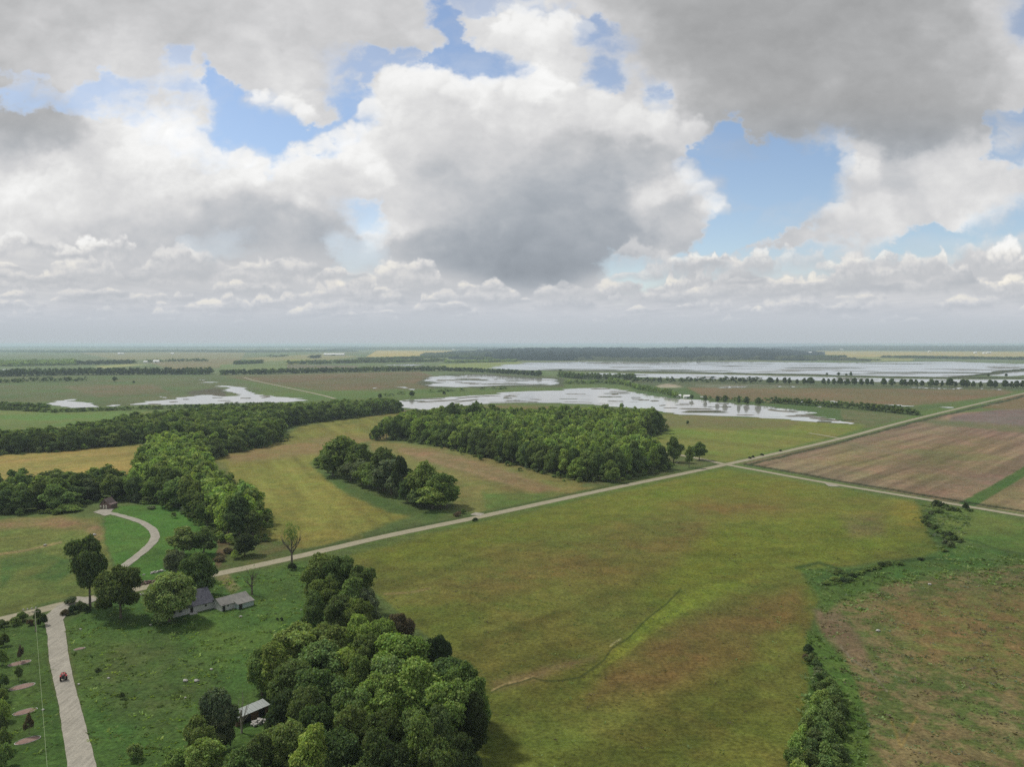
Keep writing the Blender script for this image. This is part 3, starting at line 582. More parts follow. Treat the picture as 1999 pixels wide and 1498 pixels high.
WATER = [
 ('pond', M_CLEAR, 5, [(98,787),(125,781.5),(151,779.5),(142,782.5),(136,784),(160,786),(186,788),(194,795.5),(165,796.5),(140,797),(115,793)]),
 ('pond', M_CLEAR, 2, [(209,791),(230,790.5),(229,794),(210,794)]),
 ('pond', M_CLEAR, 5, [(258,789.5),(285,784),(330,781),(346,779.5),(350,777),(375,774.5),(395,771.5),(416,771),(419,774),(440,775),(464,773),(467,770),(455,767),(440,763),(447,758),(430,755),(422,753),(455,754),(478,758),(484,765),(500,769.5),(560,777),(602,780.5),(590,784),(540,787),(470,787),(400,789.5),(330,791),(262,790.5)]),
 ('pool', M_CLEAR, 3, [(383,742.5),(392,741.3),(400,741.5),(399,743.2)]), ('pool', M_CLEAR, 3, [(388,747.5),(404,745.6),(421,746),(415,748)]),
 ('pool', M_CLEAR, 3, [(313,777),(320,774.5),(322,775.5),(318,777.5)]),
 ('flooded_field', M_POND, 14, [(832,737.5),(862,734),(890,735.5),(900,733),(950,732),(1000,737.5),(1070,740),(1092,742.5),(1092,752),(1060,751),(1000,752),(940,755),(880,756.5),(840,754.5),(862,749),(838,743)]),
 ('lake', M_POND, 7, [(758,784.5),(790,782),(830,778.5),(900,775),(960,769.5),(1000,765.5),(1090,763),(1110,759.5),(1170,757),(1210,762),(1250,769),(1300,776),(1380,784),(1450,791),(1500,794),(1540,801),(1580,806),(1632,820),(1662,826),(1640,829),(1560,822),(1480,815),(1400,811.5),(1300,807),(1230,797),(1150,790),(1080,787),(1000,786.5),(930,790),(870,797.5),(830,800.5),(790,797),(772,790)]),
 ('lake', M_LAKE, 30, [(955,718.5),(1000,712),(1040,708),(1150,706.5),(1300,707.5),(1400,706),(1500,707),(1650,708.5),(1850,706),(1999,711),(2500,712),(2500,700),(2700,722),(1999,722.5),(1910,732.5),(1840,737),(1700,734.5),(1500,730),(1330,726.8),(1200,724.6),(1060,723.2),(1000,722.8)]),
 ('canal', M_POND, 14, [(1150,728.5),(1330,730.5),(1500,733.5),(1700,738),(1840,740.5),(1999,741.5),(2500,742),(2500,749.5),(1999,748.5),(1850,747),(1700,745.5),(1500,742),(1300,738.5),(1180,735),(1130,731.5)]),
 ('pond', M_POND, 8, [(1925,734),(1960,729),(1999,724.5),(2300,700),(2300,738),(1999,733),(1950,735)]),
 ('pool', M_CLEAR, 3, [(1553,784),(1588,783.2),(1586,785.6),(1560,785.6)]), ('pool', M_CLEAR, 3, [(1603,785.5),(1628,783.4),(1648,785),(1630,786.8)]),
 ('pool', M_CLEAR, 3, [(1714,789.5),(1735,790.5),(1790,793),(1750,794.2),(1738,793)]), ('pool', M_CLEAR, 3, [(1834,796.2),(1850,795.2),(1866,795.4),(1852,797.6)]),
 ('pool', M_CLEAR, 4, [(1768,756.4),(1800,757),(1850,759.2),(1820,760)]), ('pool', M_CLEAR, 4, [(1866,757.2),(1876,757.4),(1874,761),(1862,760.5)]),
 ('pool', M_CLEAR, 4, [(1515,755),(1524,754.6),(1523,756.4),(1516,756.6)]), ('pool', M_CLEAR, 4, [(1542,754.8),(1555,754.4),(1553,756.4),(1543,756.4)]),
 ('pool', M_CLEAR, 4, [(1912,758.5),(1925,758.8),(1920,760.5)]), ('pool', M_CLEAR, 4, [(1936,760),(1958,760.5),(1950,762)]),
 ('pool', M_CLEAR, 4, [(722,757.6),(731,757.2),(730,759)]), ('pool', M_CLEAR, 4, [(772,756.6),(790,756.2),(788,758.4)]), ('pool', M_CLEAR, 4, [(792,761),(812,759.2),(809,762)]),
 ('pool', M_CLEAR, 4, [(745,713.5),(800,711),(830,711.8),(800,715)]), ('pool', M_CLEAR, 4, [(0,721.4),(28,720.4),(24,722.8),(0,723.6)]),
 ('pool', M_CLEAR, 3, [(1396,757.5),(1430,755),(1466,755.2),(1450,757.2)]),
 ('pool', M_CLEAR, 2, [(1595,794.4),(1608,794.2),(1606,795.6)]),
]
for k, (nm, mt, step, pts) in enumerate(WATER):
    d = depth(sum(p[1] for p in pts)/len(pts)); fr = ragged(W_(pts), max(step, d*.004), d*.006, RNG)
    if mt is not M_CLEAR or d > 900:
        a_ = d*(.022 if mt is not M_CLEAR else .012); fr[:, 0] += fbm(fr[:, 1]/(d*.012), fr[:, 0]/(d*.25), 4, 70+k)*a_; fr[:, 1] += fbm(fr[:, 0]/(d*.03), fr[:, 1]/(d*.02), 4, 90+k)*a_*.35
    o = flat_poly(nm, fr, .10+d*4e-5, mt)
# mud bars and levees standing out of the water
M_MUD = mat_base('mud', (.12, .11, .09), .8, .3); ln(M_MUD, ramp(M_MUD, mnoise(M_MUD, .2, 5), [(.3, (.085, .09, .06)), (.7, (.16, .14, .11))]), M_MUD.node_tree.nodes['Principled BSDF'].inputs['Base Color'])
M_BANK = mat_base('levee_grass', (.06, .075, .035), .95, .1); ln(M_BANK, ramp(M_BANK, mnoise(M_BANK, .05, 6), [(.3, (.035, .05, .022)), (.7, (.09, .095, .05))]), M_BANK.node_tree.nodes['Principled BSDF'].inputs['Base Color'])
def mound(name, line, w, h, mat, step=12., seed=0):
    """a low bank with a rounded section along a line (world metres)"""
    P = smooth_line(line, 4); Q = []
    for a, b in zip(P[:-1], P[1:]):
        k = max(1, int(np.linalg.norm(b-a)/step)); Q += [a+(b-a)*j/k for j in range(k)]
    Q.append(P[-1]); Q = np.array(Q); n = len(Q); T = np.gradient(Q, axis=0); T /= np.linalg.norm(T, axis=1)[:, None]+1e-9; Nn = np.stack([-T[:, 1], T[:, 0]], -1)
    s = np.arange(n); end = np.minimum(1, np.minimum(s, n-1-s)/max(1., n*.12))**.5
    wv = w*(.7+.5*(fbm(s*.35+seed, s*0., 3, seed)*.5+.5))*(.15+.85*end); hv = h*(.6+.7*(fbm(s*.8+seed, s*0+4, 3, seed+1)*.5+.5))*(.1+.9*end)
    prof = [(-.5, -.02), (-.36, .6), (-.12, 1.), (.14, .95), (.37, .55), (.5, -.02)]; V = []
    for o_, z in prof: V.append(np.concatenate([Q+Nn*(o_*wv)[:, None], (z*hv)[:, None]], 1))
    V = np.concatenate(V); F = np.concatenate([np.stack([a, a+1, a+1+n, a+n], -1) for a in (np.arange(n-1)+k*n for k in range(5))])
    o = link(name, np_mesh(name, V, F[:, ::-1], None, True), mat); o['kind'] = 'structure'; return o
for k, (pts, w, h) in enumerate([([(812,786),(850,784),(900,781)], 12, 1.), ([(884,786),(910,783),(935,780)], 9, .9), ([(985,775.5),(995,773.6),(1010,775)], 10, 1.), ([(1030,780),(1060,781)], 4, .6), ([(1193,770.5),(1208,770)], 9, 1.2),
        ([(1268,783.5),(1288,783)], 9, 1.2), ([(1286,793),(1300,791.5)], 5, .8), ([(1336,803),(1370,803.4),(1414,803)], 5, 1.1), ([(1096,785),(1130,785.4),(1160,787)], 3.5, .5), ([(888,779),(930,775),(972,772.6)], 6, .8),
        ([(505,774.5),(520,773.6),(524,775),(510,778)], 8, .9), ([(330,786),(348,784.5)], 9, .8), ([(1500,799.5),(1520,803),(1560,805)], 9, 1.), ([(1578,817),(1600,818),(1640,823)], 5, 1.2), ([(905,739.5),(940,740.5)], 22, 1.2), ([(850,742.5),(900,743)], 26, 1.2), ([(912,750.5),(940,751)], 10, 1.), ([(963,741.5),(972,741.6)], 14, 1.)]):
    mound('mud_bank', W_(pts), w, h, M_MUD, 6, k)
_r = random.Random(21); n_ = 0
for wp_, cnt, sz in ((WATER[7][3], 34, (14, 60)), (WATER[6][3], 26, (30, 110)), (WATER[8][3], 24, (90, 420)), (WATER[2][3], 6, (10, 40)), (WATER[9][3], 16, (30, 120))):
    W2 = W_(wp_); xs_ = [p[0] for p in wp_]; ys_ = [p[1] for p in wp_]; got = 0
    while got < cnt:
        q = (_r.uniform(max(min(xs_), 0), min(max(xs_), 1999)), _r.uniform(min(ys_), max(ys_))); sd_ = inpoly(np.array([q[0]]), np.array([q[1]]), wp_)[0]
        if sd_ < .6: continue
        x_, y_ = G(*q); L_2 = _r.uniform(*sz)*_r.uniform(.3, 1); tl = _r.uniform(-.25, .25); got += 1; n_ += 1
        mound('mud_bank', [(x_-L_2/2, y_-L_2*tl/2), (x_, y_+_r.uniform(-.05, .05)*L_2), (x_+L_2/2, y_+L_2*tl/2)], L_2*_r.uniform(.1, .3), .35+d*0+_r.uniform(.1, .5)*(1+L_2/150), M_MUD if _r.random() < .6 else M_BANK, max(2., L_2/14), 200+n_)
mound('levee', W_([(1030,723.6),(1200,725.8),(1330,728),(1500,731.5),(1700,736.2),(1840,738.6),(1999,739),(2300,739)]), 26, 3.2, M_BANK, 16, 50)
mound('levee', W_([(1838,738.2),(1900,734),(1950,728.5),(1999,723.3),(2300,702)]), 26, 4.4, M_BANK, 16, 51)
# ---------------- foliage ----------------
def leaf_material():
    m = bpy.data.materials.new('foliage'); m.use_nodes = True; N = m.node_tree.nodes; N.remove(N['Principled BSDF'])
    at = nd(m, 'ShaderNodeAttribute'); at.attribute_name = 'tint'; oi = nd(m, 'ShaderNodeObjectInfo')
    c = mixc(m, 'MULTIPLY', 1., at.outputs['Color'], oi.outputs['Color'])
    d = nd(m, 'ShaderNodeBsdfDiffuse'); t = nd(m, 'ShaderNodeBsdfTranslucent'); ln(m, c, d.inputs[0])
    ln(m, mixc(m, 'MULTIPLY', 1., c, (1.2, 1.3, .5)), t.inputs[0])
    mx = nd(m, 'ShaderNodeMixShader'); mx.inputs[0].default_value = .32; ln(m, d.outputs[0], mx.inputs[1]); ln(m, t.outputs[0], mx.inputs[2])
    ln(m, mx.outputs[0], N['Material Output'].inputs[0]); return m
M_LEAF = leaf_material()
def bark(name, a, b):
    m = mat_base(name, a, .9, .1); ln(m, ramp(m, mnoise(m, 2.5, 5), [(.3, a), (.7, b)]), m.node_tree.nodes['Principled BSDF'].inputs['Base Color']); return m
M_BARK = bark('bark', (.10, .085, .065), (.19, .165, .13)); M_DEAD = bark('dead_wood', (.26, .23, .19), (.40, .37, .32))
def ico(sub=1):
    import bmesh as bm_
    b = bm_.new(); bm_.ops.create_icosphere(b, subdivisions=sub, radius=1); v = np.array([x.co[:] for x in b.verts]); f = np.array([[q.index for q in x.verts] for x in b.faces]); b.free(); return v, f
ICO1, ICO2 = ico(1), ico(2)
def make_crown(seed, R=6., H=14., h0=2.2, nl=16, nq=2500, s=.5, form='round', core=ICO2, flat=.75, sub=0, lr=(.20, .40)):
    """leaf sprays spread over the shells of many overlapping boughs, closed behind by denser inner foliage. Returns verts, quads, tints"""
    r = np.random.RandomState(seed); C = []; Rr = []
    for i in range(nl):
        t = (i+.5)/nl; z = t**.85
        if form == 'round': prof = math.sin(math.pi*(.12+.80*z))**.6
        elif form == 'tall': prof = (math.sin(math.pi*(.1+.82*z))**.8)*.75
        elif form == 'bush': prof = math.sqrt(max(0, 1-z*z*.9))
        else: prof = .35+.65*z
        a = i*2.39996+r.uniform(-.5, .5); rr = R*r.uniform(*lr)*(1. if form != 'tall' else .85)
        if form == 'bush': rr *= .9
        rho = max(0, R*prof-rr*.75)*r.uniform(.35, 1.) if z > .18 else max(0, R*prof-rr*.7)
        C.append((math.cos(a)*rho, math.sin(a)*rho, h0+rr*.8+(H-h0-rr*1.6)*min(1, z+r.uniform(-.11, .09)))); Rr.append(rr)
    C = np.array(C); Rr = np.array(Rr); C[-1, :2] *= .4
    ph = r.uniform(0, 6.28, 3); az = np.arctan2(C[:, 1], C[:, 0]); C[:, :2] *= (1+.22*np.sin(az+ph[0]+C[:, 2]*.25)+.12*np.sin(3*az+ph[1]))[:, None]
    # every bough carries smaller ones
    if sub:
        C2, R2 = [C], [Rr]
        for j in range(nl):
            q = r.normal(size=(sub, 3)); q[:, 2] = np.abs(q[:, 2])*.9-.15; q /= np.linalg.norm(q, axis=1)[:, None]; out = C[j, :2]/(np.linalg.norm(C[j, :2])+.6); q[:, :2] += out*.7
            q /= np.linalg.norm(q, axis=1)[:, None]; R2.append(Rr[j]*r.uniform(.32, .58, sub)); C2.append(C[j]+q*(Rr[j]*r.uniform(.75, 1.02, sub))[:, None])
        C = np.concatenate(C2); Rr = np.concatenate(R2); par = np.concatenate([np.arange(nl), np.repeat(np.arange(nl), sub)]); nl = len(C)
    else: par = np.arange(nl)
    # sprays
    w = Rr**2; k = r.choice(nl, nq*2, p=w/w.sum()); d = r.normal(size=(nq*2, 3)); d /= np.linalg.norm(d, axis=1)[:, None]; d[:, 2] = np.where(d[:, 2] < -.5, -d[:, 2], d[:, 2])
    lump = 1+.16*np.sin(d[:, 0]*7+k)*np.sin(d[:, 1]*7+2*k)*np.cos(d[:, 2]*6)
    P = C[k]+d*(Rr[k]*r.uniform(.86, 1.1, nq*2)*lump*np.where(r.rand(nq*2) < .14, r.uniform(1.08, 1.38, nq*2), 1.))[:, None]*np.array([1, 1, flat+.12])
    keep = np.ones(len(P), bool)
    for j in range(nl):
        q = (P-C[j])/np.array([1, 1, flat+.12]); keep &= ~((np.einsum('ij,ij->i', q, q) < (Rr[j]*.78)**2) & (k != j))
    keep &= P[:, 2] > .25; P, d, k = P[keep][:nq], d[keep][:nq], k[keep][:nq]; n = len(P)
    nn = d*1.0+r.normal(size=(n, 3))*.8+np.array([0, 0, .25]); nn /= np.linalg.norm(nn, axis=1)[:, None]
    t1 = np.cross(nn, r.normal(size=(n, 3))); t1 /= np.linalg.norm(t1, axis=1)[:, None]; t2 = np.cross(nn, t1)
    sz = (s*r.uniform(.55, 1.35, n))[:, None]*.5; asp = r.uniform(.5, 1., n)[:, None]
    V = np.stack([P-t1*sz, P-t2*sz*asp+nn*sz*.25, P+t1*sz, P+t2*sz*asp+nn*sz*.25], 1).reshape(-1, 3); F = np.arange(n*4).reshape(n, 4)
    lob = r.uniform(.84, 1.18, nl)[par]*r.uniform(.92, 1.08, nl)
    tn = (lob[k]*r.uniform(.7, 1.3, n))[:, None]*np.array([1, 1, 1])*np.stack([r.uniform(.88, 1.15, n), np.ones(n), r.uniform(.8, 1.1, n)], -1); tn = np.repeat(tn, 4, 0)
    cv, cf = core; CV = []; CF = []; CT = []; o = len(V)
    for j in range(nl):
        jit = 1+r.uniform(-.09, .09, len(cv))[:, None]; v = C[j]+cv*jit*Rr[j]*.76*np.array([1, 1, flat+.1]); v[:, 2] = np.maximum(v[:, 2], .1)
        CV.append(v); q = np.concatenate([cf, cf[:, 2:3]], 1)+o+j*len(cv); CF.append(q); CT.append(np.tile(lob[j]*.85, (len(cv), 3))*r.uniform(.85, 1.1, (len(cv), 1)))
    V = np.concatenate([V]+CV); T = np.concatenate([tn]+CT)
    return V, F, np.concatenate(CF), T
def crown_mesh(name, *a, **k):
    V, F, CF, T = make_crown(*a, **k)
    # quads plus triangles
    n4, n3 = len(F), len(CF); me = bpy.data.meshes.new(name); me.vertices.add(len(V)); me.vertices.foreach_set('co', V.astype(np.float32).ravel())
    li = np.concatenate([F.ravel(), CF[:, :3].ravel()]).astype(np.int32); me.loops.add(len(li)); me.loops.foreach_set('vertex_index', li)
    me.polygons.add(n4+n3); st = np.concatenate([np.arange(n4)*4, n4*4+np.arange(n3)*3]).astype(np.int32); me.polygons.foreach_set('loop_start', st)
    me.polygons.foreach_set('loop_total', np.concatenate([np.full(n4, 4), np.full(n3, 3)]).astype(np.int32)); me.update(calc_edges=True)
    a_ = me.attributes.new('tint', 'FLOAT_COLOR', 'POINT'); c = np.ones((len(V), 4), np.float32); c[:, :3] = T; a_.data.foreach_set('color', c.ravel())
    me.materials.append(M_LEAF); return me
def tube(V, F, pts, rad, sides=7):
    o = len(V); P = [Vector(p) for p in pts]
    for i, p in enumerate(P):
        d = (P[min(i+1, len(P)-1)]-P[max(i-1, 0)]).normalized(); u = d.orthogonal().normalized(); w = d.cross(u)
        for j in range(sides):
            a = 2*math.pi*j/sides; V.append(tuple(p+(u*math.cos(a)+w*math.sin(a))*rad[i]))
    for i in range(len(P)-1):
        for j in range(sides):
            a = o+i*sides+j; b = o+i*sides+(j+1) % sides; F.append((a, b, b+sides, a+sides))
def trunk_mesh(seed, R=6., H=14., mat=None, bare=False):
    r = random.Random(seed); V = []; F = []; tr = .028*H*(1.5 if bare else .85)
    top = H*.62; lean = (r.uniform(-.3, .3), r.uniform(-.3, .3))
    tube(V, F, [(0, 0, -.4), (0, 0, .3), (lean[0]*.4, lean[1]*.4, H*.25), (lean[0], lean[1], top)], [tr*1.5, tr*1.1, tr*.85, tr*.35], 8)
    for i in range(9 if bare else 6):
        a = i*2.4+r.random(); z = H*r.uniform(.2, .5); l = R*r.uniform(.5, .8); up = H*r.uniform(.15, .32)
        x, y = math.cos(a), math.sin(a); p1 = (x*l*.5, y*l*.5, z+up*.55); p2 = (x*l, y*l, z+up)
        tube(V, F, [(lean[0]*z/top, lean[1]*z/top, z), p1, p2], [tr*.5, tr*.3, tr*.1], 5)
        if bare:
            for q in range(4):
                b = a+r.uniform(-.9, .9); l2 = l*r.uniform(.3, .6); s = p1 if q % 2 else p2
                m1 = (s[0]+math.cos(b)*l2*.5, s[1]+math.sin(b)*l2*.5, s[2]+up*.45)
                tube(V, F, [s, m1, (m1[0]+math.cos(b)*l2*.4, m1[1]+math.sin(b)*l2*.4, m1[2]+up*.4)], [tr*.2, tr*.12, tr*.04], 4)
    me = bpy.data.meshes.new('trunk'); me.from_pydata(V, [], F); me.materials.append(mat or M_BARK); return me
R0, H0 = 6., 14.
LOD = {
 'A': [crown_mesh('crown', 100+i, nl=[12, 14, 12, 15, 13, 12][i], sub=5, lr=(.30, .5), core=ICO1, nq=14000, s=.52, form=['round', 'round', 'tall', 'round', 'open', 'round'][i], h0=[2.2, 1.6, 2, 1.2, 2.6, .8][i]) for i in range(6)],
 'B': [crown_mesh('crown', 200+i, nl=[10, 12, 10, 11, 11][i], sub=3, lr=(.28, .5), core=ICO1, nq=4200, s=.8, form=['round', 'round', 'tall', 'bush', 'round'][i], h0=[1.8, 1.2, 1.6, .3, .6][i]) for i in range(5)],
}
TRUNKS = [trunk_mesh(10+i) for i in range(4)]
BUSH = [crown_mesh('foliage', 300+i, R=1.6, H=2.2, h0=0., nl=[6, 7, 6, 5][i], sub=3, lr=(.36, .56), nq=1900, s=.25, form='bush', core=ICO1) for i in range(4)]
# apparent colours of the foliage: albedo
GC = dict(bright=(.265, .365, .11), mid=(.18, .25, .088), dark=(.12, .17, .068), deep=(.068, .098, .048), grey=(.16, .205, .12), brown=(.15, .125, .085), yellow=(.235, .31, .12))
def jitter(c, r, a=.14):
    k = 1+r.uniform(-a, a); return (c[0]*k*(1+r.uniform(-.08, .08)), c[1]*k, c[2]*k*(1+r.uniform(-.1, .1)))
_seen = set()
def thing(name, loc, label, cat, group=None, rz=0.):
    o = bpy.data.objects.new(name, None); COL.objects.link(o); o.location = loc; o.rotation_euler = (0, 0, rz); o.empty_display_size = .5
    tag(o, label, cat, group); return o
NT = [0]
def tree(x, y, R, H, tone, label, group, lod=None, var=None, rr=random, name='broadleaf_tree', z=0.):
    lod = lod or ('A' if y < 265 else 'B'); v = rr.randrange(len(LOD[lod])) if var is None else var
    o = thing(name, (x, y, z), label, 'tree', group, rr.uniform(0, 6.28)); o.scale = (R/R0, R/R0, H/H0)
    c = link('crown', LOD[lod][v], None, o); cc = jitter(GC[tone] if isinstance(tone, str) else tone, rr); c.color = (*cc, 1)
    link('trunk', TRUNKS[rr.randrange(4)], None, o); NT[0] += 1; return o
def by_top(xt, ytop, wpx, H):
    """crown seen at (xt, ytop) with height H: where it stands"""
    x, y = G(xt, ytop, H); return x, y, wpx/2./FPX*y/math.cos(PITCH)
def by_base(xb, yb, ytop, wpx):
    x, y = G(xb, yb); dxa, dya, dza = px_dir(xb, ytop); H = CAM_H+dza/dya*y; return x, y, wpx/2./FPX*y, H
# --- grove in front: crown tops as seen, width, tone, height
GROVE = """625 1080 74 mid 14;662 1090 72 dark 14;700 1108 66 dark 13;640 1130 70 mid 12.5;690 1134 72 mid 13;718 1150 50 grey 11;612 1158 56 mid 11;664 1164 72 dark 12;703 1172 62 mid 11.5;
578 1222 110 bright 12;643 1222 90 mid 12;705 1200 64 bright 12;744 1206 62 bright 11.5;782 1196 48 brown 10;790 1246 124 bright 13;857 1238 52 deep 12;532 1262 84 bright 11;627 1256 112 mid 12.5;672 1262 66 bright 12;
722 1240 64 mid 12;510 1266 72 mid 10;578 1286 92 dark 12;627 1306 112 dark 13;705 1288 84 mid 12.5;767 1288 92 yellow 13;814 1298 134 bright 14;748 1320 104 bright 13;872 1282 84 dark 13;905 1298 82 mid 13;
932 1332 70 mid 12;889 1334 112 bright 14;568 1344 84 deep 12;597 1340 92 dark 13;679 1352 92 mid 13;627 1380 84 dark 13;679 1380 84 mid 13;750 1380 92 dark 14;805 1386 84 mid 13.5;857 1390 84 dark 13.5;922 1362 80 deep 12;
610 1430 104 bright 13;540 1416 96 mid 10;571 1404 84 mid 12;662 1426 92 dark 13;734 1438 92 dark 14;821 1412 84 mid 13.5;773 1456 92 deep 13;854 1452 92 dark 13;903 1440 84 deep 12.5;
418 1342 78 grey 12;428 1380 50 grey 9;388 1400 66 mid 9;399 1445 84 bright 9;352 1462 70 mid 7;470 1464 84 mid 10;500 1436 70 dark 11;700 1500 110 dark 13;600 1510 110 mid 13;820 1510 110 dark 13;520 1516 100 dark 12;440 1512 96 mid 9"""
GL = {'625 1080':'mid green tree at the grove tip beside the long gravel road', '782 1196':'sparse brownish tree sticking out of the grove toward the big meadow', '857 1238':'small very dark tree standing out at the grove edge toward the meadow',
 '578 1222':'broad pale green crown on the lawn side of the grove, just above its middle', '889 1334':'large round light green crown at the rounded meadow end of the grove', '814 1298':'widest fresh green crown in the heart of the grove, left of the round end crown',
 '421 1342':'tall grey-green tree beside the metal shed roof, apart from the grove', '610 1430':'bright bushy crown at the lower front of the grove, right of the metal shed', '718 1150':'greyish half-bare tree in the upper arm of the grove',
 '767 1288':'yellowish green crown in the grove beside the widest bright crown', '705 1200':'light green crown capping the neck of the grove beside a meadow-side twin', '399 1445':'bright low crown below the grey-green tree by the metal shed',
 '352 1462':'lowest outlying tree on the lawn below the metal shed', '510 1266':'tree at the lawn-side corner of the grove above the metal shed', '790 1246':'broad light crown on the meadow side of the grove, under the small very dark tree'}
rr = random.Random(3)
for k, t in enumerate(GROVE.replace('\n', '').split(';')):
    f = t.split(); xt, yt, w, H = float(f[0]), float(f[1]), float(f[2]), float(f[4]); x, y, R = by_top(xt, yt+3, w, H)
    lab = GL.get(f[0]+' '+f[1]); g = {'bright': 'light green', 'yellow': 'yellow green', 'mid': 'mid green', 'dark': 'dark green', 'deep': 'very dark green', 'grey': 'grey green', 'brown': 'brownish'}[f[3]]
    arm = 'upper arm' if yt < 1190 else ('middle' if yt < 1340 else 'lower front')
    tree(x, y, R*1.08, H, f[3], lab or f'{g} tree crowded into the {arm} of the nearest grove', 'trees of the nearest grove' if lab else f'{g} trees in the {arm} of the nearest grove', 'A', None, rr)
# --- single and road-side trees: base, top, width
for xb, yb, yt, w, tone, var, nm, lab in [
 (176,1186,1054,88,'dark',4,'oak_tree','tall dark oak with an uneven crown standing at the road junction'),
 (236,1208,1108,84,'dark',0,'broadleaf_tree','dark round tree between the tall junction oak and the pale willow'),
 (330,1214,1118,96,'yellow',3,'willow_tree','pale yellow green willow beside the dark-roofed house'),
 (388,1166,1080,78,'dark',1,'broadleaf_tree','dark tree on the verge behind the dark-roofed house'),
 (340,1132,1076,50,'grey',0,'broadleaf_tree','thin grey green tree over the rubble heap by the road'),
 (358,1084,1032,66,'mid',3,'broadleaf_tree','low spreading tree on the lawn inside the driveway bend'),
 (398,1084,1038,56,'dark',5,'broadleaf_tree','low dark tree against the brown scrub by the long grove'),
 (478,1086,1046,50,'deep',1,'broadleaf_tree','small very dark tree under the road end of the long grove'),
 (1315,903,854,34,'mid',4,'broadleaf_tree','tall thin-crowned tree on the green corner west of the crossroads'),
 (1345,914,870,24,'mid',2,'broadleaf_tree','slender dark tree nearest the road on the crossroads corner'),
 (1365,899,866,34,'mid',0,'broadleaf_tree','round tree beside the cross lane near the crossroads'),
 (1096,836,790,22,'bright',2,'broadleaf_tree','tallest light tree rising over the back of the wide wood'),
 (1054,836,800,22,'dark',0,'broadleaf_tree','dark round crown over the back of the wide wood, left of the tallest light tree'),
 (1092,850,812,30,'dark',1,'broadleaf_tree','dark broad crown just in front of the tallest light tree of the wide wood'),
 (1140,838,806,26,'dark',3,'broadleaf_tree','dark low crown at the back of the wide wood, right of the tallest light tree'),
 (1186,836,800,28,'mid',0,'broadleaf_tree','pale green crown at the back of the wide wood, half way to its far corner'),
 (1240,848,812,26,'dark',1,'broadleaf_tree','dark crown near the far right corner of the wide wood'),
 (1282,846,806,30,'dark',0,'broadleaf_tree','round dark tree forming the far right corner of the wide wood'),
 (1232,888,840,34,'dark',1,'broadleaf_tree','dark tree at the notch in the right side of the wide wood'),
 (880,842,792,40,'dark',0,'broadleaf_tree','broad dark crown at the back left of the wide wood'),
 (925,840,791,46,'dark',1,'broadleaf_tree','broad dark crown beside another at the back left of the wide wood'),
 (782,856,812,26,'dark',2,'broadleaf_tree','pointed dark tree at the left end of the wide wood'),
]:
    x, y, R, H = by_base(xb, yb, yt, w); tree(x, y, R, H, tone, lab, None, None if y < 265 else 'B', var if y < 265 else var % 5, rr, nm)
# --- hedgerow of trees across the hay fields
for k, t in enumerate("""666 928 860 70 mid;640 922 872 40 mid;700 936 872 58 dark;628 912 892 30 mid;650 930 892 48 mid;684 940 905 46 grey;706 946 903 44 grey;720 951 908 44 mid;752 958 880 58 dark;738 955 905 48 mid;764 966 903 66 grey;
784 972 896 34 deep;748 960 925 44 dark;796 980 940 34 dark;828 985 911 58 mid;812 980 930 50 mid;860 991 928 66 mid;844 994 952 58 bright;820 988 958 50 dark;872 992 946 36 dark""".replace('\n', '').split(';')):
    f = t.split(); x, y, R, H = by_base(*map(float, f[:4])); g = {'bright': 'light green', 'mid': 'mid green', 'dark': 'dark', 'deep': 'very dark', 'grey': 'grey green'}[f[4]]
    part = 'far end' if float(f[0]) < 712 else ('middle' if float(f[0]) < 790 else 'road end')
    tree(x, y, R*1.22, H*1.04, f[4], f'{g} tree in the {part} of the hedgerow between the hay fields', f'{g} trees in the {part} of the hedgerow between the hay fields', 'B', None, rr)
# ---------------- woods: filled outlines ----------------
def in_poly_pts(poly, step, rng):
    P = np.array(poly); x0, y0 = P.min(0); x1, y1 = P.max(0); pts = []; row = 0; y = y0
    while y < y1:
        x = x0+(step/2 if row % 2 else 0)
        while x < x1: pts.append((x+rng.uniform(-.3, .3)*step, y+rng.uniform(-.3, .3)*step)); x += step
        y += step*.87; row += 1
    pts = np.array(pts); return pts[inpoly(pts[:, 0], pts[:, 1], [tuple(p) for p in poly]) > 0]
WOODS = [ # name of the place, base outline px, spacing m, height range, tones(front, inside), share front
 ('wide wood by the crossroads', [(728,860),(790,860),(870,874),(1000,907),(1120,938),(1192,942),(1298,917),(1272,892),(1240,866),(1290,842),(1280,828),(1100,824),(1000,828),(930,822),(850,828),(780,838)], 7.4, (13, 17.5), ('dark','mid','dark'), ('bright','mid','mid','bright','mid')),
 ('long grove behind the brick cottage', [(428,1056),(506,1060),(508,1012),(430,968),(404,928),(400,902),(440,888),(332,874),(288,892),(272,930),(252,978),(330,986),(388,1012)], 7.6, (12, 16), ('dark','mid','dark'), ('bright','mid','bright','mid')),
 ('tree belt left of the brick cottage', [(-60,1008),(0,1005),(100,1000),(196,978),(252,976),(252,948),(150,948),(60,958),(-60,965)], 8.2, (8, 13), ('dark','mid','grey'), ('mid','dark')),
 ('tree belt behind the tan hay field', [(-60,893),(0,888),(130,881),(290,864),(300,848),(180,850),(100,864),(-60,876)], 7.6, (10, 14), ('dark','dark','mid'), ('mid','dark')),
 ('woods between tan field and pond', [(285,866),(335,876),(452,886),(540,864),(548,838),(590,828),(560,812),(400,822),(300,836),(200,848)], 9.0, (13, 17), ('dark','dark','mid'), ('mid','dark','mid')),
 ('tree row before the marsh', [(556,830),(660,820),(780,805),(770,797),(650,805),(556,815)], 9.0, (11, 16), ('dark','mid'), ('mid',)),
]
front_all = []; rest = []
